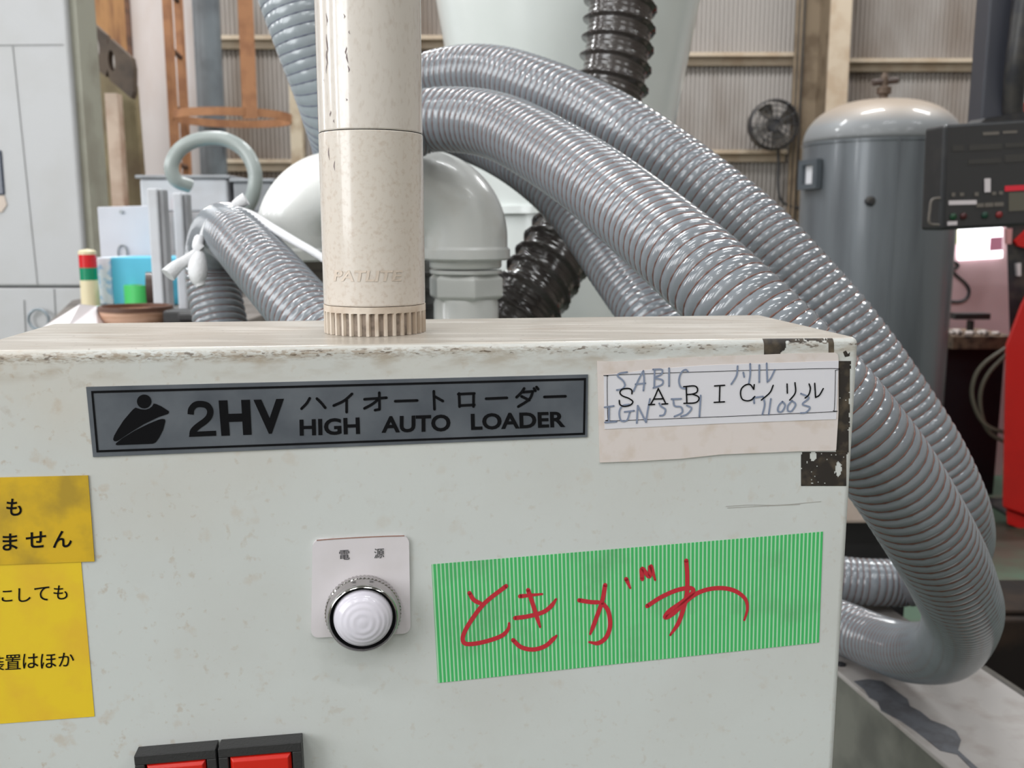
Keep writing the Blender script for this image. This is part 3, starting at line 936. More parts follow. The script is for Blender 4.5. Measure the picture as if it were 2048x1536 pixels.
def rib2d(pts, wpx, steps=6, taper=None, closed=False, caps=True):
    """ribbon quads in picture px along a smooth line"""
    p = spline([Vector((x, y, 0)) for x, y in pts], closed, steps) if len(pts) > 2 else [Vector((x, y, 0)) for x, y in pts]
    m_ = len(p)
    L, Rr = [], []
    for i in range(m_):
        t = (p[min(i + 1, m_ - 1)] - p[max(i - 1, 0)])
        if t.length < 1e-9: t = Vector((1, 0, 0))
        t.normalize()
        nn = Vector((-t.y, t.x, 0))
        h = wpx / 2 * (taper(i / (m_ - 1)) if taper else 1)
        L.append(p[i] + nn * h); Rr.append(p[i] - nn * h)
    vs_ = [(q.x, q.y) for q in L] + [(q.x, q.y) for q in Rr]
    fs_ = [(i, i + 1, m_ + i + 1, m_ + i) for i in range(m_ - 1)]
    for e, sgn in ((0, -1), (m_ - 1, 1)) if caps else ():                 # round ends
        c = p[e]; h = wpx / 2 * (taper(0 if e == 0 else 1) if taper else 1)
        k0 = len(vs_)
        for j in range(10):
            t = 2 * PI * j / 10
            vs_.append((c.x + h * math.cos(t), c.y + h * math.sin(t)))
        fs_.append(tuple(range(k0, k0 + 10)))
    return vs_, fs_


def strokes(m_, lines, wpx, d, steps=6, taper=None):
    for i, l in enumerate(lines):
        vs_, fs_ = rib2d(l, wpx, steps, taper)
        m_.add([F(x, y, d + 0.000004 * (i % 9)) for x, y in vs_], fs_)
    return m_


def ftext(m_, s, quad, d, bold=0.0, mapper=None):
    """letters set into a picture quad (tl, tr, br, bl) on the front plane"""
    c = bpy.data.curves.new('lettering', 'FONT')
    c.body = s
    c.offset = bold
    c.resolution_u = 4
    o = bpy.data.objects.new('lettering', c)
    COL.objects.link(o)
    dg = bpy.context.evaluated_depsgraph_get()
    me = bpy.data.meshes.new_from_object(o.evaluated_get(dg))
    vs_ = np.array([v.co[:] for v in me.vertices])
    fs_ = [tuple(p_.vertices) for p_ in me.polygons]
    bpy.data.objects.remove(o); bpy.data.curves.remove(c); bpy.data.meshes.remove(me)
    lo, hi = vs_.min(0), vs_.max(0)
    out = []
    for v in vs_:
        u_ = (v[0] - lo[0]) / (hi[0] - lo[0]); t_ = (hi[1] - v[1]) / max(hi[1] - lo[1], 1e-6)
        if mapper:
            out.append(mapper(u_, t_)); continue
        (ax, ay), (bx, by), (cx, cy), (dx, dy) = quad
        x = (ax * (1 - u_) + bx * u_) * (1 - t_) + (dx * (1 - u_) + cx * u_) * t_
        y = (ay * (1 - u_) + by * u_) * (1 - t_) + (dy * (1 - u_) + cy * u_) * t_
        out.append(F(x, y, d))
    m_.add(out, fs_)
    return m_


def zm(ox, oy, s):
    return lambda x, y: (ox + x / s, oy + y / s)


def box4(T, x0, y0, x1, y1, tilt=0.0):
    h = (x1 - x0) * tilt
    return [T(x0, y0), T(x1, y0 - h), T(x1, y1 - h), T(x0, y1)]


# --- nameplate
ALU = mat('brushed_silver_film', srgb(104, 109, 116), 0.4, 0.35, n_scale=45, n_col=srgb(84, 89, 97), n_lo=0.35, n_hi=0.7)
mb = MB(); fpoly(mb, [(172, 774), (1176, 749), (1175, 874), (186, 914)], 0.0006, 0.0006)
plate = mb.build('nameplate', ALU, cab, label='silver nameplate with black border, emblem and lettering')
d = 0.0006 + EPS / 2
A1 = zm(160, 740, 3.938); A2 = zm(600, 740, 3.413)
mb = MB()
o4 = [(182, 782), (1172, 756), (1170, 869.5), (193, 905)]
i4 = [(186.5, 786.5), (1168, 760.5), (1166, 865.5), (197, 900.5)]
for i in range(4):
    j = (i + 1) % 4
    fpoly(mb, [o4[i], o4[j], i4[j], i4[i]], d)
mb.build('border', BLACK, plate)
mb = MB()
fpoly(mb, [A1(505 + 57 * math.cos(t), 248 + 55 * math.sin(t)) for t in np.linspace(0, 2 * PI, 25)[:-1]], d)
fpoly(mb, [A1(*q) for q in ((438, 296), (455, 302), (480, 310), (515, 312), (545, 303), (568, 284), (580, 264), (600, 268), (640, 286), (700, 325), (699, 340), (690, 347), (620, 370), (500, 428), (400, 490), (300, 556), (283, 562), (268, 560), (260, 545), (270, 515), (295, 470), (340, 400), (395, 335), (420, 308))], d)
fpoly(mb, [A1(*q) for q in ((292, 592), (281, 588), (282, 578), (330, 540), (430, 478), (530, 428), (610, 394), (645, 385), (668, 388), (672, 405), (655, 470), (622, 535), (596, 570), (575, 580), (550, 582))], d)
mb.build('emblem', BLACK, plate)
mb = MB()
vs_, fs_ = rib2d([A1(*q) for q in ((871, 350), (877, 308), (908, 275), (950, 268), (1000, 280), (1025, 320), (1017, 365), (985, 402), (930, 442), (893, 478), (884, 510))], 12.6, 8, caps=False)
mb.add([F(x, y, d) for x, y in vs_], fs_)
fpoly(mb, [A1(*q) for q in ((880, 487), (1071, 478), (1073, 518), (858, 527), (862, 505))], d + 0.00001)
ftext(mb, 'H', [A1(*q) for q in ((1091, 240), (1338, 234), (1352, 510), (1113, 519))], d, 0.045)
ftext(mb, 'V', [A1(*q) for q in ((1366, 235), (1606, 226), (1612, 498), (1384, 506))], d, 0.04)
ftext(mb, 'HIGH', [A2(*q) for q in ((-4, 338), (406, 322), (410, 438), (-2, 450))], d, 0.03)
ftext(mb, 'AUTO', [A2(*q) for q in ((558, 316), (1026, 302), (1028, 418), (556, 430))], d, 0.03)
ftext(mb, 'LOADER', [A2(*q) for q in ((1165, 298), (1808, 282), (1812, 390), (1168, 411))], d, 0.03)
KATA = [[(66, 193), (45, 228), (10, 264)], [(115, 195), (145, 225), (172, 258)], [(355, 163), (300, 210), (230, 243)], [(318, 205), (318, 288)],
        [(440, 200), (590, 189)], [(541, 155), (543, 268)], [(543, 268), (512, 274)], [(532, 203), (490, 235), (440, 262)], [(650, 213), (800, 208)],
        [(913, 145), (918, 268)], [(918, 180), (975, 212)], [(1086, 160), (1089, 250)], [(1080, 165), (1190, 160)], [(1185, 160), (1184, 250)], [(1088, 243), (1190, 238)],
        [(1270, 196), (1412, 190)], [(1530, 126), (1510, 155), (1478, 186)], [(1522, 151), (1590, 146)], [(1590, 146), (1565, 200), (1490, 250)], [(1512, 180), (1565, 206)],
        [(1597, 126), (1607, 142)], [(1614, 116), (1626, 131)], [(1668, 184), (1812, 179)]]
strokes(mb, [[A2(*q) for q in l] for l in KATA], 5.4, d)
mb.build('lettering', BLACK, plate)

# --- yellow stickers
def yellow(name, c1, c2, lo):
    return mat(name, c1, 0.5, n_scale=55, n_col=c2, n_lo=lo, n_hi=lo + 0.25, n_amt=0.8)


A7 = zm(0, 900, 2.4145)
mb = MB(); fpoly(mb, [(-120, 1132), (162, 1124), (189, 1433), (-120, 1457)], 0.0003, 0.0003)
yl = mb.build('yellow_sticker', yellow('clean_yellow', srgb(228, 194, 36), srgb(222, 178, 46), 0.45), cab, label='clean bright yellow sticker with black Japanese text, the lower one')
mb = MB()
for ch_, q in (('に', (-22, 675, 60, 738)), ('し', (88, 668, 148, 735)), ('て', (165, 662, 238, 730)), ('も', (258, 655, 326, 724))):
    ftext(mb, ch_, box4(A7, *q, tilt=0.05), 0.0003 + EPS / 2, 0.004)
mb.build('text_line', BLACK, yl)
mb = MB()
for ch_, q in (('装', (-55, 995, 20, 1068)), ('置', (25, 990, 100, 1062)), ('は', (110, 985, 185, 1056)), ('ほ', (196, 985, 271, 1056)), ('か', (282, 980, 358, 1047))):
    ftext(mb, ch_, box4(A7, *q, tilt=0.05), 0.0003 + EPS / 2, 0.004)
mb.build('text_line', BLACK, yl)
mb = MB(); fpoly(mb, [(-120, 958), (176, 951), (189, 1123), (-120, 1134)], 0.0007, 0.0004)
yu = mb.build('yellow_sticker', yellow('grimy_yellow', srgb(212, 172, 28), srgb(160, 132, 42), 0.42), cab, label='grimy darker yellow sticker with bold black Japanese text, the upper one')
mb = MB()
for ch_, q in (('も', (30, 236, 105, 320)), ('ま', (12, 405, 85, 487)), ('せ', (124, 396, 222, 475)), ('ん', (255, 392, 347, 474))):
    ftext(mb, ch_, box4(A7, *q, tilt=0.05), 0.0007 + EPS / 2, 0.014)
mb.build('lettering', BLACK, yu)

# --- paper tag with a pasted strip
A3 = zm(1180, 640, 3.793)
mb = MB()
outl = [(55, 312), (200, 316), (560, 292), (1000, 275), (1600, 253), (1860, 248), (1880, 262), (1886, 300), (1885, 700), (1868, 985), (1855, 992), (1600, 996), (1000, 1020), (700, 1052), (360, 1072), (75, 1082)]
fpoly(mb, [A3(*q) for q in outl], 0.0008, 0.0007)
card = mb.build('paper_tag', mat('soiled_pink_card', srgb(212, 202, 198), 0.7, n_scale=110, n_col=srgb(196, 180, 166), n_lo=0.5, n_hi=0.8, n_amt=0.8), cab, label='soiled pinkish card tag with printed and handwritten text')
mb = MB(); fpoly(mb, [A3(*q) for q in ((105, 420), (500, 372), (850, 345), (1200, 332), (1886, 310), (1868, 753), (1600, 762), (1000, 785), (112, 828))], 0.00105, 0.00025)
strip = mb.build('paper_strip', mat('white_strip', srgb(214, 212, 218), 0.6), card, label='whiter paper strip pasted on the tag')
mb = MB()
rrct = [(165, 418), (1000, 388), (1830, 368), (1858, 385), (1862, 410), (1855, 660), (1842, 688), (1815, 697), (1000, 733), (180, 764), (150, 755), (135, 735), (130, 450), (140, 425)]
vs_, fs_ = rib2d([A3(*q) for q in rrct], 1.1, 4, closed=True)
mb.add([F(x, y, 0.0013) for x, y in vs_], fs_)
mb.build('border', BLACK, card)
PRINT = [[(318, 560), (316, 532), (290, 519), (245, 525), (227, 550), (245, 575), (295, 595), (325, 620), (305, 645), (260, 655), (228, 642), (222, 610)],
         [(460, 640), (490, 585), (518, 520)], [(518, 520), (548, 580), (575, 635)], [(485, 600), (555, 597)], [(445, 643), (490, 640)], [(545, 638), (590, 635)],
         [(730, 505), (735, 630)], [(710, 506), (790, 500), (815, 520), (810, 548), (775, 562), (735, 565)], [(775, 562), (820, 580), (825, 605), (795, 628), (712, 632)],
         [(985, 500), (981, 622)], [(945, 500), (1022, 495)], [(942, 625), (1020, 620)],
         [(1246, 490), (1242, 526)], [(1242, 526), (1215, 490), (1180, 493), (1150, 520), (1142, 560), (1155, 600), (1190, 613), (1225, 605), (1250, 580)],
         [(1390, 495), (1365, 550), (1300, 607)], [(1495, 485), (1497, 555)], [(1555, 475), (1558, 550), (1515, 608)], [(1662, 485), (1672, 520), (1660, 565), (1632, 592)], [(1705, 480), (1711, 587)], [(1711, 587), (1740, 570), (1770, 520)]]
mb = MB(); strokes(mb, [[A3(*q) for q in l] for l in PRINT], 2.7, 0.0014); mb.build('printed_lettering', BLACK, card)
HAND = [[(282, 395), (225, 405), (210, 425), (250, 460), (265, 495), (245, 522), (203, 532)], [(330, 540), (372, 445), (405, 385)], [(405, 385), (411, 460), (405, 535)], [(345, 487), (420, 480)],
        [(490, 380), (488, 505)], [(478, 375), (545, 376), (540, 412), (490, 437), (548, 455), (545, 490), (480, 515)], [(600, 365), (600, 502)], [(745, 395), (725, 376), (692, 400), (675, 460), (690, 510), (732, 522)],
        [(1120, 350), (1112, 420), (1072, 487)], [(1163, 398), (1170, 432)], [(1215, 332), (1216, 410), (1205, 482)], [(1285, 342), (1284, 472)], [(1340, 328), (1346, 470)], [(1346, 470), (1372, 440), (1402, 378)],
        [(110, 662), (180, 652)], [(145, 656), (143, 772)], [(113, 777), (202, 770)], [(297, 640), (245, 652), (222, 700), (235, 762), (280, 760), (302, 700)], [(262, 697), (335, 688)],
        [(355, 782), (362, 650)], [(362, 650), (425, 776)], [(425, 776), (437, 690), (455, 598)], [(525, 632), (540, 655), (572, 680), (560, 718), (530, 726)],
        [(632, 605), (642, 652), (690, 660), (698, 702), (640, 732)], [(618, 600), (692, 598)], [(735, 648), (770, 670), (735, 715), (690, 732)], [(840, 572), (830, 732)],
        [(1238, 590), (1312, 580)], [(1243, 598), (1246, 632)], [(1312, 580), (1325, 640), (1308, 717)], [(1372, 598), (1356, 717)],
        [(1460, 618), (1432, 650), (1426, 690), (1455, 695), (1480, 650), (1462, 620)], [(1532, 612), (1502, 650), (1502, 688), (1530, 690), (1560, 640), (1532, 612)],
        [(1600, 558), (1660, 590), (1612, 638), (1668, 662), (1640, 700), (1598, 706)]]
mb = MB(); strokes(mb, [[A3(*q) for q in l] for l in HAND], 3.4, 0.00135)
mb.build('handwriting', mat('blue_grey_pen', srgb(126, 136, 158), 0.6), card, label='faded blue grey handwriting')

# --- green striped tape with red handwriting
TAPE = bpy.data.materials.new('green_striped_tape')
TAPE.use_nodes = True
nt2 = TAPE.node_tree
bt = nt2.nodes['Principled BSDF']
bt.inputs['Roughness'].default_value = 0.45
uvn = nt2.nodes.new('ShaderNodeUVMap'); uvn.uv_map = 'uv'
sx = nt2.nodes.new('ShaderNodeSeparateXYZ'); nt2.links.new(uvn.outputs[0], sx.inputs[0])
m1 = nt2.nodes.new('ShaderNodeMath'); m1.operation = 'MULTIPLY'; m1.inputs[1].default_value = 97 * 2 * PI; nt2.links.new(sx.outputs[0], m1.inputs[0])
m2 = nt2.nodes.new('ShaderNodeMath'); m2.operation = 'SINE'; nt2.links.new(m1.outputs[0], m2.inputs[0])
m3 = nt2.nodes.new('ShaderNodeMapRange'); m3.inputs[1].default_value = 0.1; m3.inputs[2].default_value = 0.8; nt2.links.new(m2.outputs[0], m3.inputs[0])
mx = nt2.nodes.new('ShaderNodeMix'); mx.data_type = 'RGBA'
mx.inputs[6].default_value = srgb(66, 178, 100); mx.inputs[7].default_value = srgb(172, 214, 178)
nt2.links.new(m3.outputs[0], mx.inputs[0]); nt2.links.new(mx.outputs[2], bt.inputs['Base Color'])
tcn = nt2.nodes.new('ShaderNodeTexCoord'); mpp = nt2.nodes.new('ShaderNodeMapping'); nt2.links.new(tcn.outputs['Object'], mpp.inputs[0])
add_spots(TAPE, mpp, bt, srgb(60, 180, 96), srgb(86, 140, 96), 40, 0.55, 0.8, 0.5)

mb = MB(); tq = [(863, 1129), (1646, 1063.5), (1638, 1285), (876, 1366)]
n_t = 12
vs_, fs_, uvs = [], [], []
for j in (0, 1):
    for i in range(n_t + 1):
        t = i / n_t
        a_, b_ = (tq[0], tq[1]) if j == 0 else (tq[3], tq[2])
        vs_.append(F(a_[0] + (b_[0] - a_[0]) * t, a_[1] + (b_[1] - a_[1]) * t, 0.0003)); uvs.append((t, 1 - j))
for i in range(n_t):
    fs_.append((i, n_t + 1 + i, n_t + 2 + i, i + 1))
nb = len(vs_)
vs_ += [v + N * 0.00028 for v in vs_]; uvs += uvs[:]
loop_ = list(range(n_t + 1)) + list(range(2 * n_t + 1, n_t, -1))
for i in range(len(loop_)):
    a_, b_ = loop_[i], loop_[(i + 1) % len(loop_)]
    fs_.append((a_, b_, b_ + nb, a_ + nb))
mb.add(vs_, fs_); mb.uv = uvs
tape = mb.build('striped_tape', TAPE, cab, label='green and white striped tape with red handwriting')
A5 = zm(850, 1050, 2.4976)
REDINK = mat('red_marker_ink', srgb(188, 42, 55), 0.45)
TK = [[(222, 340), (245, 375), (290, 397)], [(405, 305), (300, 388), (235, 470), (195, 540), (190, 580), (215, 595), (290, 585), (380, 555), (415, 520), (420, 490)],
      [(475, 356), (585, 345)], [(515, 325), (540, 400), (575, 510)], [(450, 465), (520, 455), (590, 435), (630, 405), (655, 370)], [(440, 575), (480, 610), (540, 622), (600, 605), (640, 570), (657, 553)],
      [(770, 376), (830, 385), (882, 386)], [(900, 300), (885, 380), (850, 480), (825, 545)], [(885, 388), (915, 430), (925, 500), (905, 560), (865, 590), (820, 585)],
      [(1005, 270), (1025, 315)], [(1085, 270), (1085, 218), (1120, 258), (1127, 205), (1150, 275)],
      [(1305, 178), (1310, 260), (1305, 360), (1270, 480), (1225, 550)],
      [(1110, 405), (1180, 360), (1260, 325), (1325, 315), (1338, 335), (1290, 380), (1220, 430), (1200, 462), (1240, 442), (1330, 360), (1400, 325), (1480, 315), (1550, 330), (1600, 370), (1610, 420), (1595, 475)]]
mb = MB()
strokes(mb, [[A5(*q) for q in l] for l in TK], 8.6, 0.0005, 8, lambda t: 1.0 if t < 0.8 else 1.0 - 0.5 * (t - 0.8) / 0.2)
mb.build('handwriting', REDINK, tape, label='red handwriting')

# --- pilot lamp
A4 = zm(600, 1040, 5.296)
LPL = mat('pinkish_white_plate', srgb(214, 208, 212), 0.5, n_scale=30, n_col=srgb(206, 200, 202))
lamp = bpy.data.objects.new('pilot_lamp', None)
lc = F(727, 1219)
link(lamp); lamp.parent = cab; lamp.location = lc - LOC[cab.name]; LOC[lamp.name] = lc
props(lamp, 'white domed pilot lamp with chrome bezel on a small plate')


def rounded(x0, y0, x1, y1, r, skew, n_=5, shrink=0):
    out = []
    for cx, cy, a0 in ((x0 + r, y0 + r, PI), (x1 - r, y0 + r, 1.5 * PI), (x1 - r, y1 - r, 0), (x0 + r, y1 - r, 0.5 * PI)):
        for j in range(n_ + 1):
            t = a0 + PI / 2 * j / n_
            x, y = cx + r * math.cos(t), cy + r * math.sin(t)
            u_ = (x - x0) / (x1 - x0); v_ = (y - y0) / (y1 - y0)
            out.append((x + shrink * (0.5 - u_) * v_, y - skew * u_))
    return out


mb = MB(); fpoly(mb, rounded(625, 1080, 818, 1276, 15, 9, shrink=-6), 0.0014, 0.0014)
mb.build('plate', LPL, lamp)
mb = MB(); strokes(mb, [[(634, 1080.5), (680, 1077), (760, 1073), (808, 1071.5)]], 2.0, 0.0016); mb.build('dirt_line', mat('brown_grime', srgb(150, 112, 98), 0.8), lamp, label='brown grime along the plate edge')
mb = MB()
ftext(mb, '電', box4(A4, 415, 322, 526, 424, tilt=0.06), 0.0017, 0.004)
ftext(mb, '源', box4(A4, 785, 304, 892, 408, tilt=0.06), 0.0017, 0.004)
mb.build('lettering', mat('grey_print', (0.05, 0.05, 0.055, 1), 0.5), lamp)
CHROME = mat('chrome', (0.50, 0.49, 0.48, 1), 0.10, 1.0)
fx = (U, ZA, -N)
mb = MB()
nk = 120
mb.lathe([(0.0172, 0.001), (0.0182, 0.0018), (0.0182, 0.0052), (0.0176, 0.0058)], lc, fx, nk, lambda i, j: (1.0 if j % 2 else 0.975) if i in (1, 2) else 1.0, caps=False)
mb.build('knurled_ring', CHROME, lamp, label='knurled chrome ring')
mb = MB(); mb.lathe([(0.0176, 0.0056), (0.0174, 0.0068), (0.0171, 0.0072), (0.0168, 0.0100), (0.0163, 0.0118), (0.0157, 0.0122), (0.0153, 0.0115), (0.0152, 0.006)], lc, fx, 64, caps=False)
mb.build('bezel', CHROME, lamp, True, angle=60, label='chrome bezel')
mb = MB(); mb.lathe([(0.0153, 0.0104), (0.0146, 0.0099), (0.0137, 0.0096), (0.0136, 0.0065)], lc, fx, 48, caps=False); mb.build('gasket', BLACK, lamp, True)
prof = [(0.0140, 0.0070), (0.0140, 0.0098)]
for t in np.linspace(0.04, 1, 40):
    a_ = t * PI / 2
    prof.append((max(0.0139 * math.cos(a_) ** 0.85, 0.0001), 0.0098 + 0.0068 * math.sin(a_) + 0.00009 * math.sin(t * 40)))
LENS = mat('milky_lens', srgb(222, 218, 228), 0.12, 0, 0.5)
LENS.node_tree.nodes['Principled BSDF'].inputs['Subsurface Weight'].default_value = 0.25
LENS.node_tree.nodes['Principled BSDF'].inputs['Subsurface Radius'].default_value = (0.004, 0.004, 0.004)
mb = MB(); mb.lathe(prof, lc, fx, 56); mb.build('lens', LENS, lamp, True, angle=180, label='milky white ribbed dome lens')

mb = MB(); strokes(mb, [[(1452, 1013), (1500, 1010), (1560, 1010), (1642, 1003)], [(1455, 1016), (1530, 1012), (1600, 1009)]], 0.9, 0.00015); mb.build('scratch', mat('scratch_grey', srgb(160, 156, 150), 0.6), cab, label='hairline scratches')

# --- two red rocker switches
RLENS = mat('red_lens_plastic', srgb(206, 34, 22), 0.25, 0, 0.4)
for k2, (xa, ya, xb, yb, lab) in enumerate(((276, 1493, 438, 1479, 'red push switch in a black bezel, left one of the pair'), (441, 1478.5, 606, 1465, 'red push switch in a black bezel, right one of the pair'))):
    a_, b_ = F(xa, ya), F(xb, yb)
    wv = (b_ - a_); W = wv.length; ux = wv.normalized(); uz = ux.cross(N) * -1
    if uz.z < 0: uz = -uz
    H = 0.042
    c_ = a_ + wv / 2 - uz * (H / 2)
    sw = bpy.data.objects.new('push_switch', None)
    link(sw); sw.parent = cab; sw.location = c_ - LOC[cab.name]; LOC[sw.name] = c_
    props(sw, lab)
    dp = 0.0088
    bz = 0.0048
    mb = MB()
    for (ou, oz, su, sz) in ((0, H / 2 - bz / 2, W - 0.0004, bz), (0, -H / 2 + bz / 2, W - 0.0004, bz), (-W / 2 + bz / 2, 0, bz - 0.0004, H - 2 * bz), (W / 2 - bz / 2, 0, bz - 0.0004, H - 2 * bz)):
        mb.box(c_ + ux * ou + uz * oz - N * (dp / 2), (su, dp, sz), (ux, N, uz))
    mb.box(c_ - N * 0.001, (W - 2 * bz + 0.001, 0.002, H - 2 * bz + 0.001), (ux, N, uz))
    mb.build('bezel', BLKPLAS, sw, bevel=0.0004)
    mb = MB()
    lw, lh = W - 2 * bz - 0.001, H - 2 * bz - 0.001
    q = []
    for f_, dd in ((1.0, 0.002), (1.0, 0.0075), (0.90, 0.0095)):
        for su, sz in ((-1, -1), (1, -1), (1, 1), (-1, 1)):
            q.append(c_ + ux * (su * lw / 2 * f_) + uz * (sz * lh / 2 * f_) - N * dd)
    mb.add(q, [(0, 1, 5, 4), (1, 2, 6, 5), (2, 3, 7, 6), (3, 0, 4, 7), (4, 5, 9, 8), (5, 6, 10, 9), (6, 7, 11, 10), (7, 4, 8, 11), (8, 9, 10, 11)])
    mb.build('button', RLENS, sw, bevel=0.0004, label='red button')

# --- black adhesive residue at the top right corner
RES = mat('black_adhesive', srgb(40, 34, 30), 0.6, n_scale=120, n_col=srgb(92, 80, 64), n_lo=0.48, n_hi=0.75)


def noise2(x, y, s, seed=0):
    """cheap value noise"""
    def h(i, j): return (math.sin(i * 127.1 + j * 311.7 + seed * 74.7) * 43758.5453) % 1.0
    x *= s; y *= s
    i, j = math.floor(x), math.floor(y); fx_, fy_ = x - i, y - j
    fx_ = fx_ * fx_ * (3 - 2 * fx_); fy_ = fy_ * fy_ * (3 - 2 * fy_)
    return (h(i, j) * (1 - fx_) + h(i + 1, j) * fx_) * (1 - fy_) + (h(i, j + 1) * (1 - fx_) + h(i + 1, j + 1) * fx_) * fy_


def residue(name, x0, x1, y0, y1, keep, wrap=False, step=2.2):
    nx, ny = int((x1 - x0) / step), int((y1 - y0) / step)
    ncol = nx + 1
    vs_, fs_ = [], []
    rb = 0.0036
    for j in range(ny + 1):
        for i in range(nx + 1):
            x, y = x0 + (x1 - x0) * i / nx, y0 + (y1 - y0) * j / ny
            p_ = F(x, y, 0.00015)
            if wrap:
                dz = ZTOP - rb - p_.z
                if dz < 0:                                   # follow the rounded top edge
                    t = min(-dz / rb, 1.35) * 1.05
                    base = Vector((p_.x, p_.y, ZTOP - rb)) + N * (rb + 0.00015)
                    p_ = base - N * ((rb + 0.00015) * math.cos(t)) + ZA * ((rb + 0.00015) * math.sin(t))
            vs_.append(p_)
    for j in range(ny):
        for i in range(nx):
            x, y = x0 + (x1 - x0) * (i + 0.5) / nx, y0 + (y1 - y0) * (j + 0.5) / ny
            if keep(x, y):
                fs_.append((j * ncol + i, (j + 1) * ncol + i, (j + 1) * ncol + i + 1, j * ncol + i + 1))
    m_ = MB(); m_.add(vs_, fs_)
    return m_.build(name, RES, cab, smooth=True, angle=180, label='black adhesive residue')


def keep_top(x, y):
    y2 = y + (x - 1528) * 0.02
    n_ = noise2(x, y, 0.12) * 10 + noise2(x, y, 0.4, 3) * 5
    if x < 1572: return y2 < 716 - max(0, (x - 1552)) * 1.2 + n_ * 0.3
    if x > 1657: return y2 < 712
    return y2 < 682 + n_ * 0.9 - 3 and noise2(x, y, 0.35, 5) < 0.82


residue('adhesive_residue', 1528, 1668, 676, 714, keep_top, True, 1.8)
residue('adhesive_residue', 1672, 1702, 722, 905, lambda x, y: x < 1701 - 0.045 * (y - 722) * 0.4 + noise2(x, y, 0.2) * 3 - 2 and noise2(x, y, 0.25, 8) < 0.93)
residue('adhesive_residue', 1602, 1695, 904, 972, lambda x, y: x < 1694 - 0.03 * (y - 904) and not (((x - 1626) / 7) ** 2 + ((y - 912) / 10) ** 2 < 1) and not (((x - 1677) / 6) ** 2 + ((y - 938) / 15) ** 2 < 1) and noise2(x, y, 0.3, 2) < 0.9)
mb = MB(); fpoly(mb, [(1686, 704), (1692, 701), (1696, 708), (1700, 704), (1699, 712), (1690, 714)], 0.00015); mb.build('adhesive_residue', RES, cab, label='black adhesive residue')

# ------------------------------------------------------------------ signal tower pole
IVORY = mat('ivory_plastic', srgb(212, 204, 196), 0.2, 0, 0.6, n_scale=420, n_col=srgb(188, 174, 162), n_lo=0.52, n_hi=0.75, n_amt=0.5, stretch=(1, 1, 0.5))
IVORY2 = mat('ivory_plastic_dirty', srgb(211, 202, 192), 0.26, 0, 0.5, n_scale=420, n_col=srgb(188, 170, 154), n_lo=0.5, n_hi=0.72, n_amt=0.55)
front = PZ(736, 674, ZTOP)
RB = 102 * (front - CAM).dot(FWD) / FPX * 1.04
axc = front + Vector((0, RB, 0))
zf = lambda y: PY(736, y, axc.y - RB).z
tow = thing('signal_tower', 'ivory signal tower pole with a slotted collar on the cabinet top', 'signal tower', (axc.x, axc.y, ZTOP))
za, zb_, zc2 = zf(614), zf(258), zf(-520)
ns = 36
mb = MB()
zt_ = zf(629)
vs_, fs_ = [], []
nn_ = ns * 4
levels = [(ZTOP + 0.0001, 1), (zt_, 1), (zt_ + 0.0002, 0), (za - 0.0003, 0)]
for (zv, slot) in levels:
    for j in range(nn_):
        t = 2 * PI * (j + 0.5) / nn_
        r_ = RB * (0.90 if (slot and j % 4 in (1, 2)) else 1.0)
        vs_.append((axc.x + r_ * math.cos(t), axc.y + r_ * math.sin(t), zv))
for i in range(len(levels) - 1):
    for j in range(nn_):
        q = (j + 1) % nn_
        fs_.append((i * nn_ + j, i * nn_ + q, (i + 1) * nn_ + q, (i + 1) * nn_ + j))
fs_.append(tuple(range((len(levels) - 1) * nn_, len(levels) * nn_)))
mb.add(vs_, fs_)
cl_ = mb.build('slotted_collar', mat('ivory_collar', srgb(212, 200, 186), 0.4, n_scale=60, n_col=srgb(186, 168, 150)), tow)
mb = MB(); mb.lathe([(RB * 0.945, ZTOP + 0.0001), (RB * 0.945, zt_ - 0.0002)], axc - Vector((0, 0, axc.z)), n=72, caps=False); mb.build('slot_bottom', mat('slot_brown', srgb(148, 134, 122), 0.8, n_scale=200, n_col=srgb(110, 98, 88)), tow, True, label='darker slot bottoms')  # darker brown ring behind the collar slots
mb = MB(); mb.lathe([(RB * 0.985, za), (RB * 0.995, za + 0.0006), (RB * 0.995, zb_ - 0.0006), (RB * 0.98, zb_ - 0.0002)], axc - Vector((0, 0, axc.z)), n=96); mb.build('lower_body', IVORY2, tow, True, angle=12)
mb = MB(); mb.lathe([(RB * 0.972, zb_ - 0.0006), (RB * 0.972, zb_ + 0.0006)], axc - Vector((0, 0, axc.z)), n=96, caps=False); mb.build('seam', BLACK, tow, True)
mb = MB(); mb.lathe([(RB * 0.98, zb_ + 0.0002), (RB * 0.99, zb_ + 0.0008), (RB * 0.99, zc2)], axc - Vector((0, 0, axc.z)), n=96); mb.build('upper_body', IVORY, tow, True, angle=12)


def wrap(x0, x1, y0, y1, depth):
    def f_(u_, t_):
        x = x0 + (x1 - x0) * u_ + (1 - t_) * 4 - 2
        s_ = max(-0.98, min(0.98, (x - 733) / 101))
        ph = math.asin(s_)
        r_ = RB * 0.995 + depth
        return Vector((axc.x + r_ * math.sin(ph), axc.y - r_ * math.cos(ph), zf(y0 + (y1 - y0) * t_)))
    return f_


mb = MB(); ftext(mb, 'PATLITE', None, 0, 0.03, wrap(668, 797, 541, 563, 0.00025))
mb.build('embossed_lettering', mat('ivory_relief', srgb(206, 192, 178), 0.4), tow)
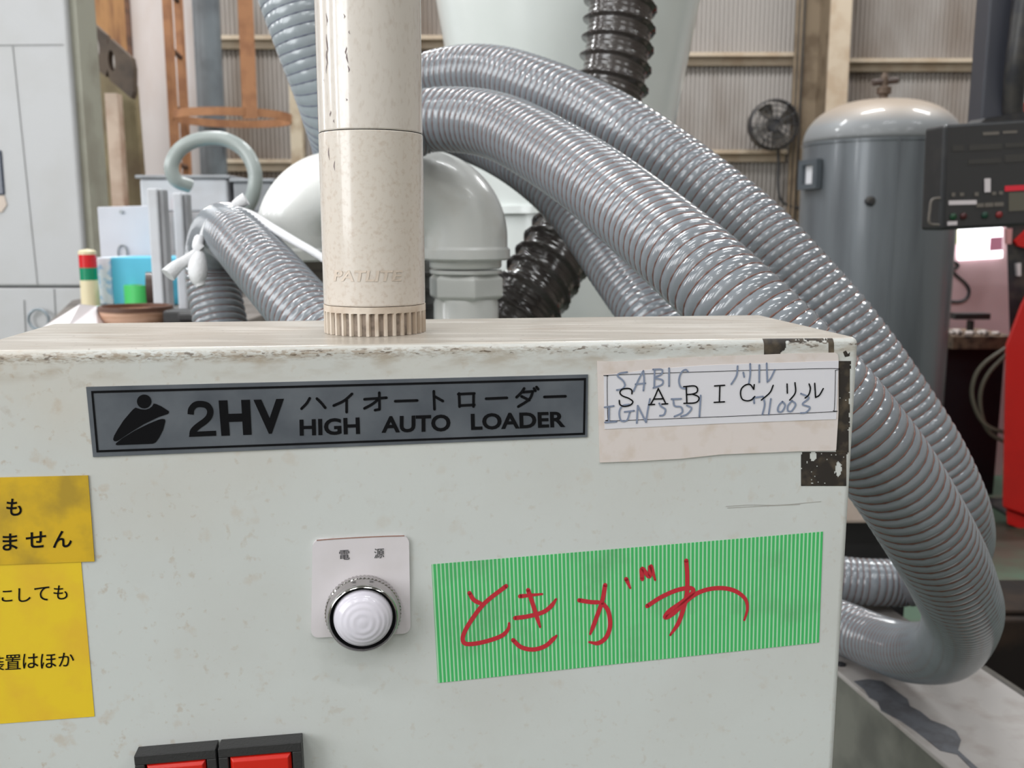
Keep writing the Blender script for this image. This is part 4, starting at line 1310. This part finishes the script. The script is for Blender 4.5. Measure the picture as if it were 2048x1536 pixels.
# dark scuffs on the pole
mb = MB()
for (x, y, l_, w_) in ((652, 20, 26, 3), (651, 62, 40, 4), (650, 95, 30, 5), (648, 120, 22, 3), (692, 92, 16, 3), (694, 104, 22, 3), (696, 130, 14, 2.5), (690, 196, 5, 3), (654, 218, 12, 3), (662, 236, 8, 2.5), (656, 292, 26, 4), (668, 320, 20, 3), (690, 26, 10, 2), (700, 60, 8, 2), (640, 150, 9, 2)):
    s_ = (x - 722) / 108 if y < 258 else (x - 728) / 105
    ph = math.asin(max(-0.95, min(0.95, s_)))
    r_ = RB * 0.995 + 0.00012
    pts_ = []
    for q in range(9):
        tq_ = q / 8
        wq_ = w_ * math.sin(PI * min(max(tq_, 0.06), 0.94)) * (0.6 + 0.4 * rng.random())
        for sgn in (-1, 1):
            p2 = ph + sgn * wq_ / 2 / 104 + 0.012 * math.sin(tq_ * 5 + x)
            pts_.append((axc.x + r_ * math.sin(p2), axc.y - r_ * math.cos(p2), zf(y + l_ * tq_)))
    mb.add(pts_, [(2 * q, 2 * q + 1, 2 * q + 3, 2 * q + 2) for q in range(8)])
mb.build('scuff_marks', mat('scuff', srgb(128, 114, 116), 0.7), tow, kind='stuff', label='dark scuff marks')

# ------------------------------------------------------------------ machine beam at the lower right
BEAM = mat('worn_white_beam', srgb(164, 159, 156), 0.6, n_scale=30, n_col=srgb(146, 138, 132), n_lo=0.5, n_hi=0.75)
ZB = 0.775
bA, bB = PZ(1674, 1342, ZB), PZ(1900, 1536, ZB)
dirv = (bA - bB).normalized()
bC = PZ(1965, 1338, ZB)
side = Vector((dirv.y, -dirv.x, 0))
wid = (bC - bB).dot(side)
y_near, y_far = -0.25, 0.47
o_ = bB
beam = thing('machine_bed', 'grey machine bed with a worn white top plate under the looped hose', 'machine bed', (bB.x + 0.1, 0.8, 0))
ln = y_far - y_near
mid = o_ + dirv * ((y_far + y_near) / 2) + side * (wid / 2)
mb = MB(); mb.box(mid - Vector((0, 0, 0.003)), (wid, ln, 0.006), (side, dirv, ZA)); mb.build('top_plate', BEAM, beam, bevel=0.0015)
mb = MB(); mb.box(mid - Vector((0, 0, ZB / 2)) + side * 0.01 , (wid - 0.012, ln - 0.01, ZB - 0.014), (side, dirv, ZA))
mb.build('side_panel', mat('green_grey_panel', srgb(118, 118, 110), 0.55, n_scale=14, n_col=srgb(96, 96, 90)), beam)
PEEL = mat('grey_primer', srgb(92, 94, 100), 0.6, n_scale=60, n_col=srgb(78, 78, 82))
pl = [(1708, 1362), (1735, 1358), (1765, 1362), (1790, 1380), (1815, 1398), (1820, 1412), (1840, 1422), (1862, 1440), (1890, 1450), (1912, 1462), (1922, 1480), (1916, 1500), (1938, 1520), (1958, 1538), (1945, 1538), (1915, 1508), (1880, 1500), (1858, 1482), (1832, 1462), (1800, 1440), (1762, 1420), (1755, 1402), (1738, 1394), (1728, 1378)]
mb = MB(); q = [PZ(x, y, ZB + 0.0008) for x, y in pl]; mb.prism(q, (0, 0, -0.0009)); mb.build('bare_patch', PEEL, beam, label='bare grey patch where the paint peeled')
q = [PZ(x, y, ZB) for x, y in ((1690, 1325),)]
mb = MB(); mb.lathe([(0.006, 0), (0.006, 0.002), (0.004, 0.003), (0.0001, 0.003)], PZ(1682, 1330, ZB), n=6); mb.build('bolt_head', DARKMET, beam)

# dark channel and rail beyond the beam
q0 = PZ(1985, 1350, ZB - 0.03)
rl = mid + side * (wid / 2 + 0.05) + Vector((0, 0, -0.05))
mb = MB(); mb.box(rl - dirv * 0.17, (0.012, ln, 0.03), (side, dirv, ZA)); mb.box(rl - dirv * 0.17 + side * 0.03 - Vector((0, 0, 0.02)), (0.05, ln, 0.012), (side, dirv, ZA))
mb.box(rl - dirv * 0.17 + side * 0.03 - Vector((0, 0, ZB / 2 - 0.02)), (0.04, ln, ZB - 0.06), (side, dirv, ZA))
mb.build('guide_rail', mat('oily_brown_steel', srgb(74, 68, 60), 0.5, n_scale=20, n_col=srgb(50, 46, 42)), bevel=0.002, label='oily brown guide rail running beside the worn white plate', cat='rail')
a_ = PY(1965, 1240, 0.92); 
kz = PY(2000, 1240, 1.25).z
kx = PY(1935, 1300, 1.25).x
mb = MB(); mb.box((kx + 0.2, 1.325, kz / 2), (0.4, 0.15, kz)); mb.box((kx + 0.19, 1.325, kz + 0.004), (0.36, 0.12, 0.008))
mb.build('black_box', mat('oily_black', srgb(36, 31, 29), 0.9, spec=0.2, n_scale=12, n_col=srgb(58, 46, 38)), bevel=0.004, label='black housing right of the looped hose near the floor', cat='box')

# beige block behind the hoses at the right of the cabinet
Yk = 1.42
x0, x1 = PY(1600, 1000, Yk).x, PY(1870, 1000, Yk).x
zt_, zb2 = PY(1740, 962, Yk).z, PY(1740, 1048, Yk).z
blk = thing('machine_block', 'beige machine block with a bolt seen between cabinet and hose', 'machine', ((x0 + x1) / 2, Yk + 0.1, 0))
mb = MB(); mb.box(((x0 + x1) / 2, Yk + 0.1, (zt_ + zb2) / 2), (x1 - x0, 0.2, zt_ - zb2)); mb.build('body', mat('beige_block', srgb(196, 180, 168), 0.5, n_scale=9, n_col=srgb(176, 156, 142)), blk, bevel=0.006)
c = PY(1722, 1010, Yk)
mb = MB(); mb.lathe([(0.0055, 0), (0.0055, 0.004), (0.003, 0.004), (0.003, 0.001)], c, (XA, ZA, -YA), 14); mb.build('bolt', DARKMET, blk)
mb = MB(); mb.box(((x0 + x1) / 2, Yk + 0.14, zb2 / 2 - 0.001), (x1 - x0 - 0.02, 0.16, zb2 - 0.002)); mb.build('base', BLKPLAS, blk, label='black base')

# ------------------------------------------------------------------ grey receiver tank
YT = 4.15
cx = PY(1754.5, 400, YT).x
RT = (PY(1903, 400, YT).x - PY(1606, 400, YT).x) / 2
zs, zd = PY(1757, 283, YT - RT * 0.4).z, PY(1757, 200, YT).z
tank = thing('air_tank', 'tall grey receiver tank with a domed top', 'tank', (cx, YT, 0))
TANKM = mat('blue_grey_tank', srgb(104, 109, 114), 0.32, 0.15, 0.2, n_scale=4, n_col=srgb(86, 90, 95), stretch=(2.5, 2.5, 0.25))
mb = MB(); mb.lathe([(RT, 0.12), (RT, zs)], (cx, YT, 0), n=64); mb.build('shell', TANKM, tank, True)
pr = [(RT, zs)]
for t in np.linspace(0, PI / 2, 16)[1:]:
    pr.append((max(RT * math.cos(t) ** 0.75, 0.001), zs + (zd - zs) * math.sin(t)))
mb = MB(); mb.lathe(pr, (cx, YT, 0), n=64)
DOME = mat('dusty_dome', srgb(120, 122, 124), 0.5, 0.1, 0.2)
bd = DOME.node_tree.nodes['Principled BSDF']; nt3 = DOME.node_tree
g3 = nt3.nodes.new('ShaderNodeNewGeometry'); s3 = nt3.nodes.new('ShaderNodeSeparateXYZ'); nt3.links.new(g3.outputs['Normal'], s3.inputs[0])
r3 = nt3.nodes.new('ShaderNodeMapRange'); r3.inputs[1].default_value = 0.45; r3.inputs[2].default_value = 0.85; nt3.links.new(s3.outputs[2], r3.inputs[0])
x3 = nt3.nodes.new('ShaderNodeMix'); x3.data_type = 'RGBA'; x3.inputs[6].default_value = srgb(122, 124, 126); x3.inputs[7].default_value = srgb(146, 132, 118)
nt3.links.new(r3.outputs[0], x3.inputs[0]); nt3.links.new(x3.outputs[2], bd.inputs['Base Color'])
mb.build('dome', DOME, tank, True, angle=180, label='dusty domed top')
mb = MB(); mb.lathe([(RT + 0.0005, zs - 0.012), (RT + 0.004, zs - 0.008), (RT + 0.004, zs - 0.002), (RT + 0.0005, zs)], (cx, YT, 0), n=64, caps=False); mb.build('weld_seam', TANKM, tank, True)
an = math.asin(min(0.95, (PY(1785, 500, YT - RT).x - cx) / RT))
mb = MB(); mb.box((cx + RT * math.sin(an), YT - RT * math.cos(an), (0.2 + zs) / 2), (0.008, 0.006, zs - 0.2)); mb.build('weld_seam', TANKM, tank)
for t in (0.5, 2.6, 4.7):
    mb = MB(); mb.box((cx + RT * 0.8 * math.cos(t), YT + RT * 0.8 * math.sin(t), 0.07), (0.07, 0.07, 0.14)); mb.build('foot', TANKM, tank)
zv = PY(1757, 190, YT).z
mb = MB(); mb.lathe([(0.018, zd - 0.01), (0.018, zv), (0.03, zv + 0.005), (0.03, zv + 0.03), (0.016, zv + 0.035), (0.016, zv + 0.07), (0.01, zv + 0.09)], (cx, YT, 0), n=12)
va = mb.build('safety_valve', mat('bronze_valve', srgb(92, 76, 64), 0.5, 0.3), tank, label='brown safety valve')
mb = MB(); mb.tube([(cx - 0.05, YT, zv + 0.05), (cx + 0.055, YT, zv + 0.06)], 0.014, 10); mb.build('lever', mat('dark_bronze', srgb(70, 56, 50), 0.5), va)
c = PY(1626, 347, YT - RT * 0.5)
th_ = math.asin(max(-0.97, (PY(1627, 347, YT - RT * 0.35).x - cx) / RT))
tx = Vector((math.cos(th_), math.sin(th_), 0)); nx_ = Vector((math.sin(th_), -math.cos(th_), 0))
pc = Vector((cx, YT, c.z)) + nx_ * (RT + 0.012)
mb = MB()
for (ou, oz, su, sz) in ((0, 0.05, 0.14, 0.022), (0, -0.05, 0.14, 0.022), (-0.055, 0, 0.032, 0.08), (0.055, 0, 0.032, 0.08)):
    mb.box(pc + tx * ou + ZA * oz, (su, 0.024, sz), (tx, nx_, ZA))
brk = mb.build('name_bracket', mat('bracket_grey', srgb(74, 80, 86), 0.5), tank)
mb = MB(); mb.box(pc - nx_ * 0.008, (0.08, 0.006, 0.08), (tx, nx_, ZA)); mb.build('tag_plate', mat('white_tag', srgb(210, 210, 214), 0.5), brk)
c = PY(1746, 402, YT - RT)
mb = MB(); mb.lathe([(0.02, -0.01), (0.02, 0.008), (0.012, 0.012), (0.0001, 0.012)], (c.x, YT - math.sqrt(RT ** 2 - (c.x - cx) ** 2), c.z), (XA, ZA, -YA), 12); mb.build('plug', DARKMET, tank)

# wall fan with its cable
c = PY(1546, 250, WY - 0.12)
rf = 47 * WY / FPX
fan = thing('wall_fan', 'black round wall fan on the corrugated wall left of the tank', 'fan', (c.x, WY, c.z - rf))
mb = MB()
mb.lathe([(rf * 0.98, -0.05), (rf, -0.03), (rf, 0.05), (rf * 0.94, 0.06), (rf * 0.94, -0.03)], (c.x, c.y, c.z), (XA, ZA, -YA), 40, caps=False); mb.build('cage_ring', DARKMET, fan, True)
for f_ in (0.3, 0.52, 0.74):
    mb = MB(); mb.tube([(c.x + rf * f_ * math.cos(t), c.y - 0.065, c.z + rf * f_ * math.sin(t)) for t in np.linspace(0, 2 * PI, 21)[:-1]], 0.004, 5, True, 1); mb.build('guard_ring', DARKMET, fan)
for j in range(12):
    t = 2 * PI * j / 12
    mb = MB(); mb.tube([(c.x + rf * 0.2 * math.cos(t), c.y - 0.07, c.z + rf * 0.2 * math.sin(t)), (c.x + rf * 0.96 * math.cos(t), c.y - 0.055, c.z + rf * 0.96 * math.sin(t))], 0.003, 5); mb.build('guard_spoke', DARKMET, fan)
for j in range(4):
    t = 2 * PI * j / 4 + 0.4
    u1 = Vector((math.cos(t), 0, math.sin(t))); u2 = Vector((-math.sin(t), 0, math.cos(t)))
    cc = Vector((c.x, c.y, c.z))
    mb = MB(); mb.prism([cc + u1 * rf * 0.15 - u2 * 0.015, cc + u1 * rf * 0.15 + u2 * 0.015, cc + u1 * rf * 0.8 + u2 * 0.075 - YA * 0.02, cc + u1 * rf * 0.88 - YA * 0.0, cc + u1 * rf * 0.8 - u2 * 0.05 + YA * 0.02], (0, 0.003, 0)); mb.build('blade', mat('blade_grey', srgb(84, 78, 72), 0.5), fan)
mb = MB(); mb.lathe([(rf * 0.25, 0.05), (rf * 0.25, -0.08), (rf * 0.1, -0.12), (rf * 0.1, -0.12)], (c.x, c.y, c.z), (XA, ZA, -YA), 20); mb.build('motor', DARKMET, fan, True)
pc_ = [PY(x, y, WY - 0.03) for x, y in ((1556, 296), (1557, 330), (1556, 370), (1562, 400), (1580, 412), (1606, 418))]
mb = MB(); mb.tube(pc_, 0.010, 6); mb.build('power_cable', BLKPLAS, fan, True)

# ------------------------------------------------------------------ black control panel on its arm
YP = 1.9
panel = thing('operator_console', 'black operator console with faint legends hanging at the right edge', 'console', P(2010, 460, 1.95))
tilt = Matrix.Rotation(math.radians(8), 3, 'Z')
PX, PN = tilt @ XA, tilt @ YA
po = PY(1884, 350, YP)


def PP(x, y, d=0.0):
    r_ = ray(x, y); og = po - PN * d
    return CAM + r_ * ((og - CAM).dot(PN) / r_.dot(PN))


mb = MB(); mb.prism([PP(x, y) for x, y in ((1890, 249), (2048, 239), (2420, 215), (2400, 440), (2048, 452), (1880, 461))], PN * 0.07)
mb.build('housing', mat('panel_black', (0.022, 0.023, 0.026, 1), 0.4, n_scale=30, n_col=(0.03, 0.03, 0.032, 1)), panel, bevel=0.006)


def pq(name, pts, m_, d=0.0012, label=None):
    s_ = MB(); s_.prism([PP(x, y, d) for x, y in pts], PN * 0.0011); return s_.build(name, m_, panel, label=label)


DK1 = mat('panel_legend_grey', srgb(60, 58, 56), 0.5)
DK2 = mat('panel_legend_olive', srgb(92, 88, 78), 0.5)
WHT = mat('panel_white', srgb(206, 198, 200), 0.5)
MID = mat('panel_mid', srgb(104, 98, 92), 0.5)
pz = zm(1850, 200, 1014 / 198.0)
def pr4(x0, y0, x1, y1, s=-0.05): return [pz(x0, y0), pz(x1, y0 + (x1 - x0) * s), pz(x1, y1 + (x1 - x0) * s), pz(x0, y1)]
pq('face_plate', [pz(232, 290), pz(1300, 215), pz(1300, 1240), pz(205, 1300)], mat('panel_face', (0.034, 0.033, 0.034, 1), 0.45), 0.0006)
for r_ in ((595, 330, 760, 362), (800, 318, 945, 345)): pq('legend_bar', pr4(*r_), MID, 0.0016)
for r_ in ((280, 465, 400, 525), (450, 460, 785, 520), (820, 445, 1100, 490), (440, 610, 780, 660), (820, 560, 1100, 640)): pq('legend_block', pr4(*r_), DK1, 0.0016)
pq('slider', pr4(612, 805, 672, 945), WHT, 0.004, 'white slider')
pq('red_strip', pr4(820, 880, 1100, 935), mat('panel_red', srgb(212, 44, 60), 0.45), 0.002, 'red strip')
pq('white_strip', pr4(245, 1030, 530, 1075, -0.02), WHT, 0.002, 'white strip')
for r_ in ((530, 1060, 605, 1100), (615, 1055, 700, 1098), (710, 1050, 805, 1092)): pq('key', pr4(*r_), MID, 0.003)
for r_ in ((275, 950, 310, 990), (360, 950, 400, 985), (510, 945, 550, 985), (690, 940, 730, 975), (760, 935, 800, 970)): pq('key', pr4(*r_), MID, 0.003)
pq('keypad', pr4(860, 950, 1100, 1140), DK2, 0.002)
pq('small_label', pr4(232, 1245, 330, 1285), WHT, 0.002, 'white label')
for (x, y, m_) in ((285, 1195, mat('green_lamp', srgb(20, 62, 38), 0.3)), (390, 1190, mat('dark_red_lamp', srgb(66, 24, 26), 0.3)), (610, 1180, mat('teal_lamp', srgb(20, 58, 44), 0.3)), (755, 1175, mat('red_lamp', srgb(120, 34, 36), 0.3))):
    c = PP(*pz(x, y), 0.001)
    s_ = MB(); s_.lathe([(0.0065, -0.001), (0.0065, 0.003), (0.004, 0.005), (0.0001, 0.0055)], c, (PX, ZA, -PN), 16); s_.build('indicator', m_, panel, True)
mb = MB(); mb.tube([PP(1880, 396, 0.0), PP(1864, 400, 0.002), PP(1860, 420, 0.002), PP(1859, 446, 0.002), PP(1878, 450, 0.0)], 0.0026, 8); mb.build('grab_handle', MID, panel, True, label='white grab handle')
ax0, ax1 = PY(1976, 120, YP + 0.05), PY(2022, 120, YP + 0.05)
zt_ = PP(2000, 244).z
mb = MB(); mb.box(((ax0.x + ax1.x) / 2, YP + 0.09, (zt_ - 0.02 + 2.3) / 2), (ax1.x - ax0.x, 0.06, 2.3 - zt_ + 0.02)); mb.build('arm', mat('arm_blue_black', (0.05, 0.052, 0.066, 1), 0.35), panel, bevel=0.004)
mb = MB(); mb.tube([PY(2066, -120, YP + 0.03), PY(2048, 0, YP + 0.03), PY(2034, 110, YP + 0.03), PY(2026, 200, YP + 0.05), PY(2026, 244, YP + 0.06)], 0.020, 12); mb.build('cable_sleeve', DARKMET, panel, True)
mb = MB(); mb.prism([PP(x, y, -0.01) for x, y in ((1960, 246), (1972, 236), (2048, 224), (2200, 212), (2200, 232))], PN * 0.05); mb.build('bracket', DARKMET, panel)

# ------------------------------------------------------------------ red machine and dark clutter at the right edge
YR = 4.0
red = thing('red_machine', 'red machine cabinet with a sloping corner at the right edge', 'machine', (PY(2100, 900, YR).x, YR + 0.3, 0))
pf = [PY(x, y, YR) for x, y in ((2058, 575), (2040, 610), (2010, 690), (2004, 1016), (2300, 1120), (2300, 560))]
mb = MB(); mb.prism(pf, (0.33, 0.5, 0)); mb.build('upper_cover', RED, red, bevel=0.012)
pf = [PY(x, y, YR + 0.02) for x, y in ((2012, 1020), (2300, 1124), (2300, 1160), (2014, 1048))]
mb = MB(); mb.prism(pf, (0.29, 0.45, 0)); mb.build('lower_cover', RED, red, bevel=0.004)
xx0 = pf[0].x
mb = MB(); mb.box((xx0 + 0.55, YR + 0.27, PY(2014, 1050, YR).z / 2 - 0.004), (0.9, 0.36, PY(2014, 1050, YR).z - 0.008)); mb.build('plinth', DARKMET, red)
mb = MB(); mb.prism([PY(x, y, YR + 0.1) for x, y in ((2012, 440), (2200, 430), (2200, 700), (2020, 690))], (0.2, 0.3, 0)); mb.build('dark_housing', DARKMET, red)
mb = MB(); mb.prism([PY(x, y, YR + 0.08) for x, y in ((2030, 482), (2070, 445), (2070, 500), (2036, 492))], (0, 0.02, 0)); mb.build('red_cover', RED, red)
mb = MB(); mb.prism([PY(x, y, YR + 0.08) for x, y in ((2014, 458), (2025, 457), (2023, 488), (2014, 488))], (0, 0.02, 0)); mb.build('pink_plate', mat('pink_plate', srgb(200, 140, 140), 0.5), red)
mb = MB(); mb.prism([PY(x, y, YR + 0.08) for x, y in ((2034, 528), (2042, 526), (2042, 552), (2036, 552))], (0, 0.02, 0)); mb.build('light_plate', WHT, red)
mb = MB(); mb.prism([PY(x, y, YR + 0.06) for x, y in ((2030, 232), (2052, 205), (2100, 200), (2100, 245), (2032, 240))], (0, 0.05, 0)); mb.box((PY(2100, 300, YR + 0.06).x, YR + 0.1, PY(2060, 330, YR).z), (0.03, 0.03, 0.9)); mb.build('red_knob', RED, red)

# pinkish partition with a bright screen, behind
YS = 4.9
x0, x1 = PY(1880, 560, YS).x, PY(2040, 560, YS).x
pz0, pz1 = PY(1950, 300, YS).z, PY(1950, 672, YS).z
mb = MB(); mb.box(((x0 + x1) / 2, YS + 0.03, (pz0 + 0) / 2), (x1 - x0, 0.04, pz0)); mb.build('partition', mat('pink_white_partition', srgb(226, 194, 198), 0.6), bevel=0.004,
                                                                                             label='pinkish white partition between the tank and the red machine', cat='partition')
ms = thing('monitor', 'glaring white lit screen on the pinkish partition', 'monitor', PY(1960, 520, YS))
mb = MB(); mb.prism([PY(x, y, YS - 0.012) for x, y in ((1917, 400), (2006, 400), (2006, 516), (1917, 521))], (0, 0.012, 0)); mb.build('screen', mat('lit_screen', (0.95, 0.97, 1, 1), 0.4, emit=3.0), ms, bevel=0.004, label='lit white screen')
mb = MB(); mb.prism([PY(x, y, YS - 0.014) for x, y in ((1904, 400), (1916, 400), (1914, 488), (1904, 489))], (0, 0.012, 0)); mb.build('green_strip', mat('lime_strip', srgb(160, 222, 60), 0.5), ms, label='lime green strip')
mb = MB(); mb.prism([PY(x, y, YS - 0.016) for x, y in ((1981, 475), (2005, 473), (2005, 500), (1979, 502))], (0, 0.004, 0)); mb.build('pink_window', mat('pink_window', srgb(222, 150, 176), 0.5), ms, label='pink window on the screen')

bz_ = PY(1950, 668, YS - 0.35).z
wk = thing('side_bench', 'dark bench with clutter below the pinkish partition', 'bench', (PY(1950, 800, YS).x, YS - 0.25, 0))
xm = PY(1930, 800, YS - 0.3).x
mb = MB(); mb.box((xm, YS - 0.27, bz_ - 0.03), (0.30, 0.36, 0.06)); mb.build('bench_top', mat('grimy_top', srgb(120, 100, 82), 0.7, n_scale=20, n_col=srgb(60, 50, 44)), wk)
mb = MB(); mb.box((xm, YS - 0.2, (bz_ - 0.06) / 2), (0.30, 0.3, bz_ - 0.06)); mb.build('cupboard', mat('blue_black', (0.010, 0.011, 0.016, 1), 0.5), wk)
CL = mat('clutter_white', srgb(190, 178, 172), 0.7, n_scale=40, n_col=srgb(80, 70, 66), n_lo=0.45, n_hi=0.55)
for i, (x, w_, h_) in enumerate(((1912, 26, 14), (1940, 20, 10), (1966, 24, 12), (1992, 18, 9))):
    c = PY(x, 664, YS - 0.40)
    mb = MB(); mb.lathe([(w_ * 0.001, 0), (w_ * 0.0012, h_ * 0.001), (w_ * 0.0008, h_ * 0.002), (0.0005, h_ * 0.0021)], (c.x, YS - 0.40, bz_), n=9)
    mb.build('cloth_wad', CL, label=('crumpled pale rag beside the tank', 'crumpled pale rag second from the tank on the dark bench', 'crumpled pale rag third from the tank on the dark bench', 'crumpled pale rag nearest the red machine')[i], cat='rag', group='rags on the dark bench')
c = PY(1945, 632, YS - 0.3)
mb = MB(); mb.box((PY(1942, 632, YS - 0.3).x, YS - 0.3, (bz_ + PY(1945, 640, YS - 0.3).z) / 2 - 0.002), (0.02, 0.04, PY(1945, 640, YS - 0.3).z - bz_)); mb.box((PY(1940, 632, YS - 0.3).x, YS - 0.3, c.z), (PY(1977, 632, YS - 0.3).x - PY(1906, 632, YS - 0.3).x, 0.06, 0.03))
mb.build('black_tool', BLKPLAS, bevel=0.003, label='flat black tool standing over the dark bench', cat='tool')
mb = MB(); mb.tube([PY(x, y, YS + 0.004) for x, y in ((1880, 520), (1908, 524), (1916, 532), (1906, 540), (1910, 548), (1930, 566), (1938, 580), (1934, 596), (1916, 604), (1880, 600))], 0.008, 7)
mb.build('cable', DARKMET, smooth=True, label='thin dark cable looped against the pinkish partition', cat='cable')
for i, pts_ in enumerate((((2000, 690), (1965, 730), (1945, 770), (1948, 810), (1972, 850), (2005, 870)), ((2002, 700), (1975, 750), (1960, 800), (1975, 860), (2000, 890)))):
    mb = MB(); mb.tube([PY(x + (20 if i_ in (0, len(pts_) - 1) else 0), y, YR + 0.12 + 0.02 * i) for i_, (x, y) in enumerate(pts_)], 0.009, 7)
    mb.build('cable', mat('grey_cable', srgb(96, 92, 80), 0.5), red, True)
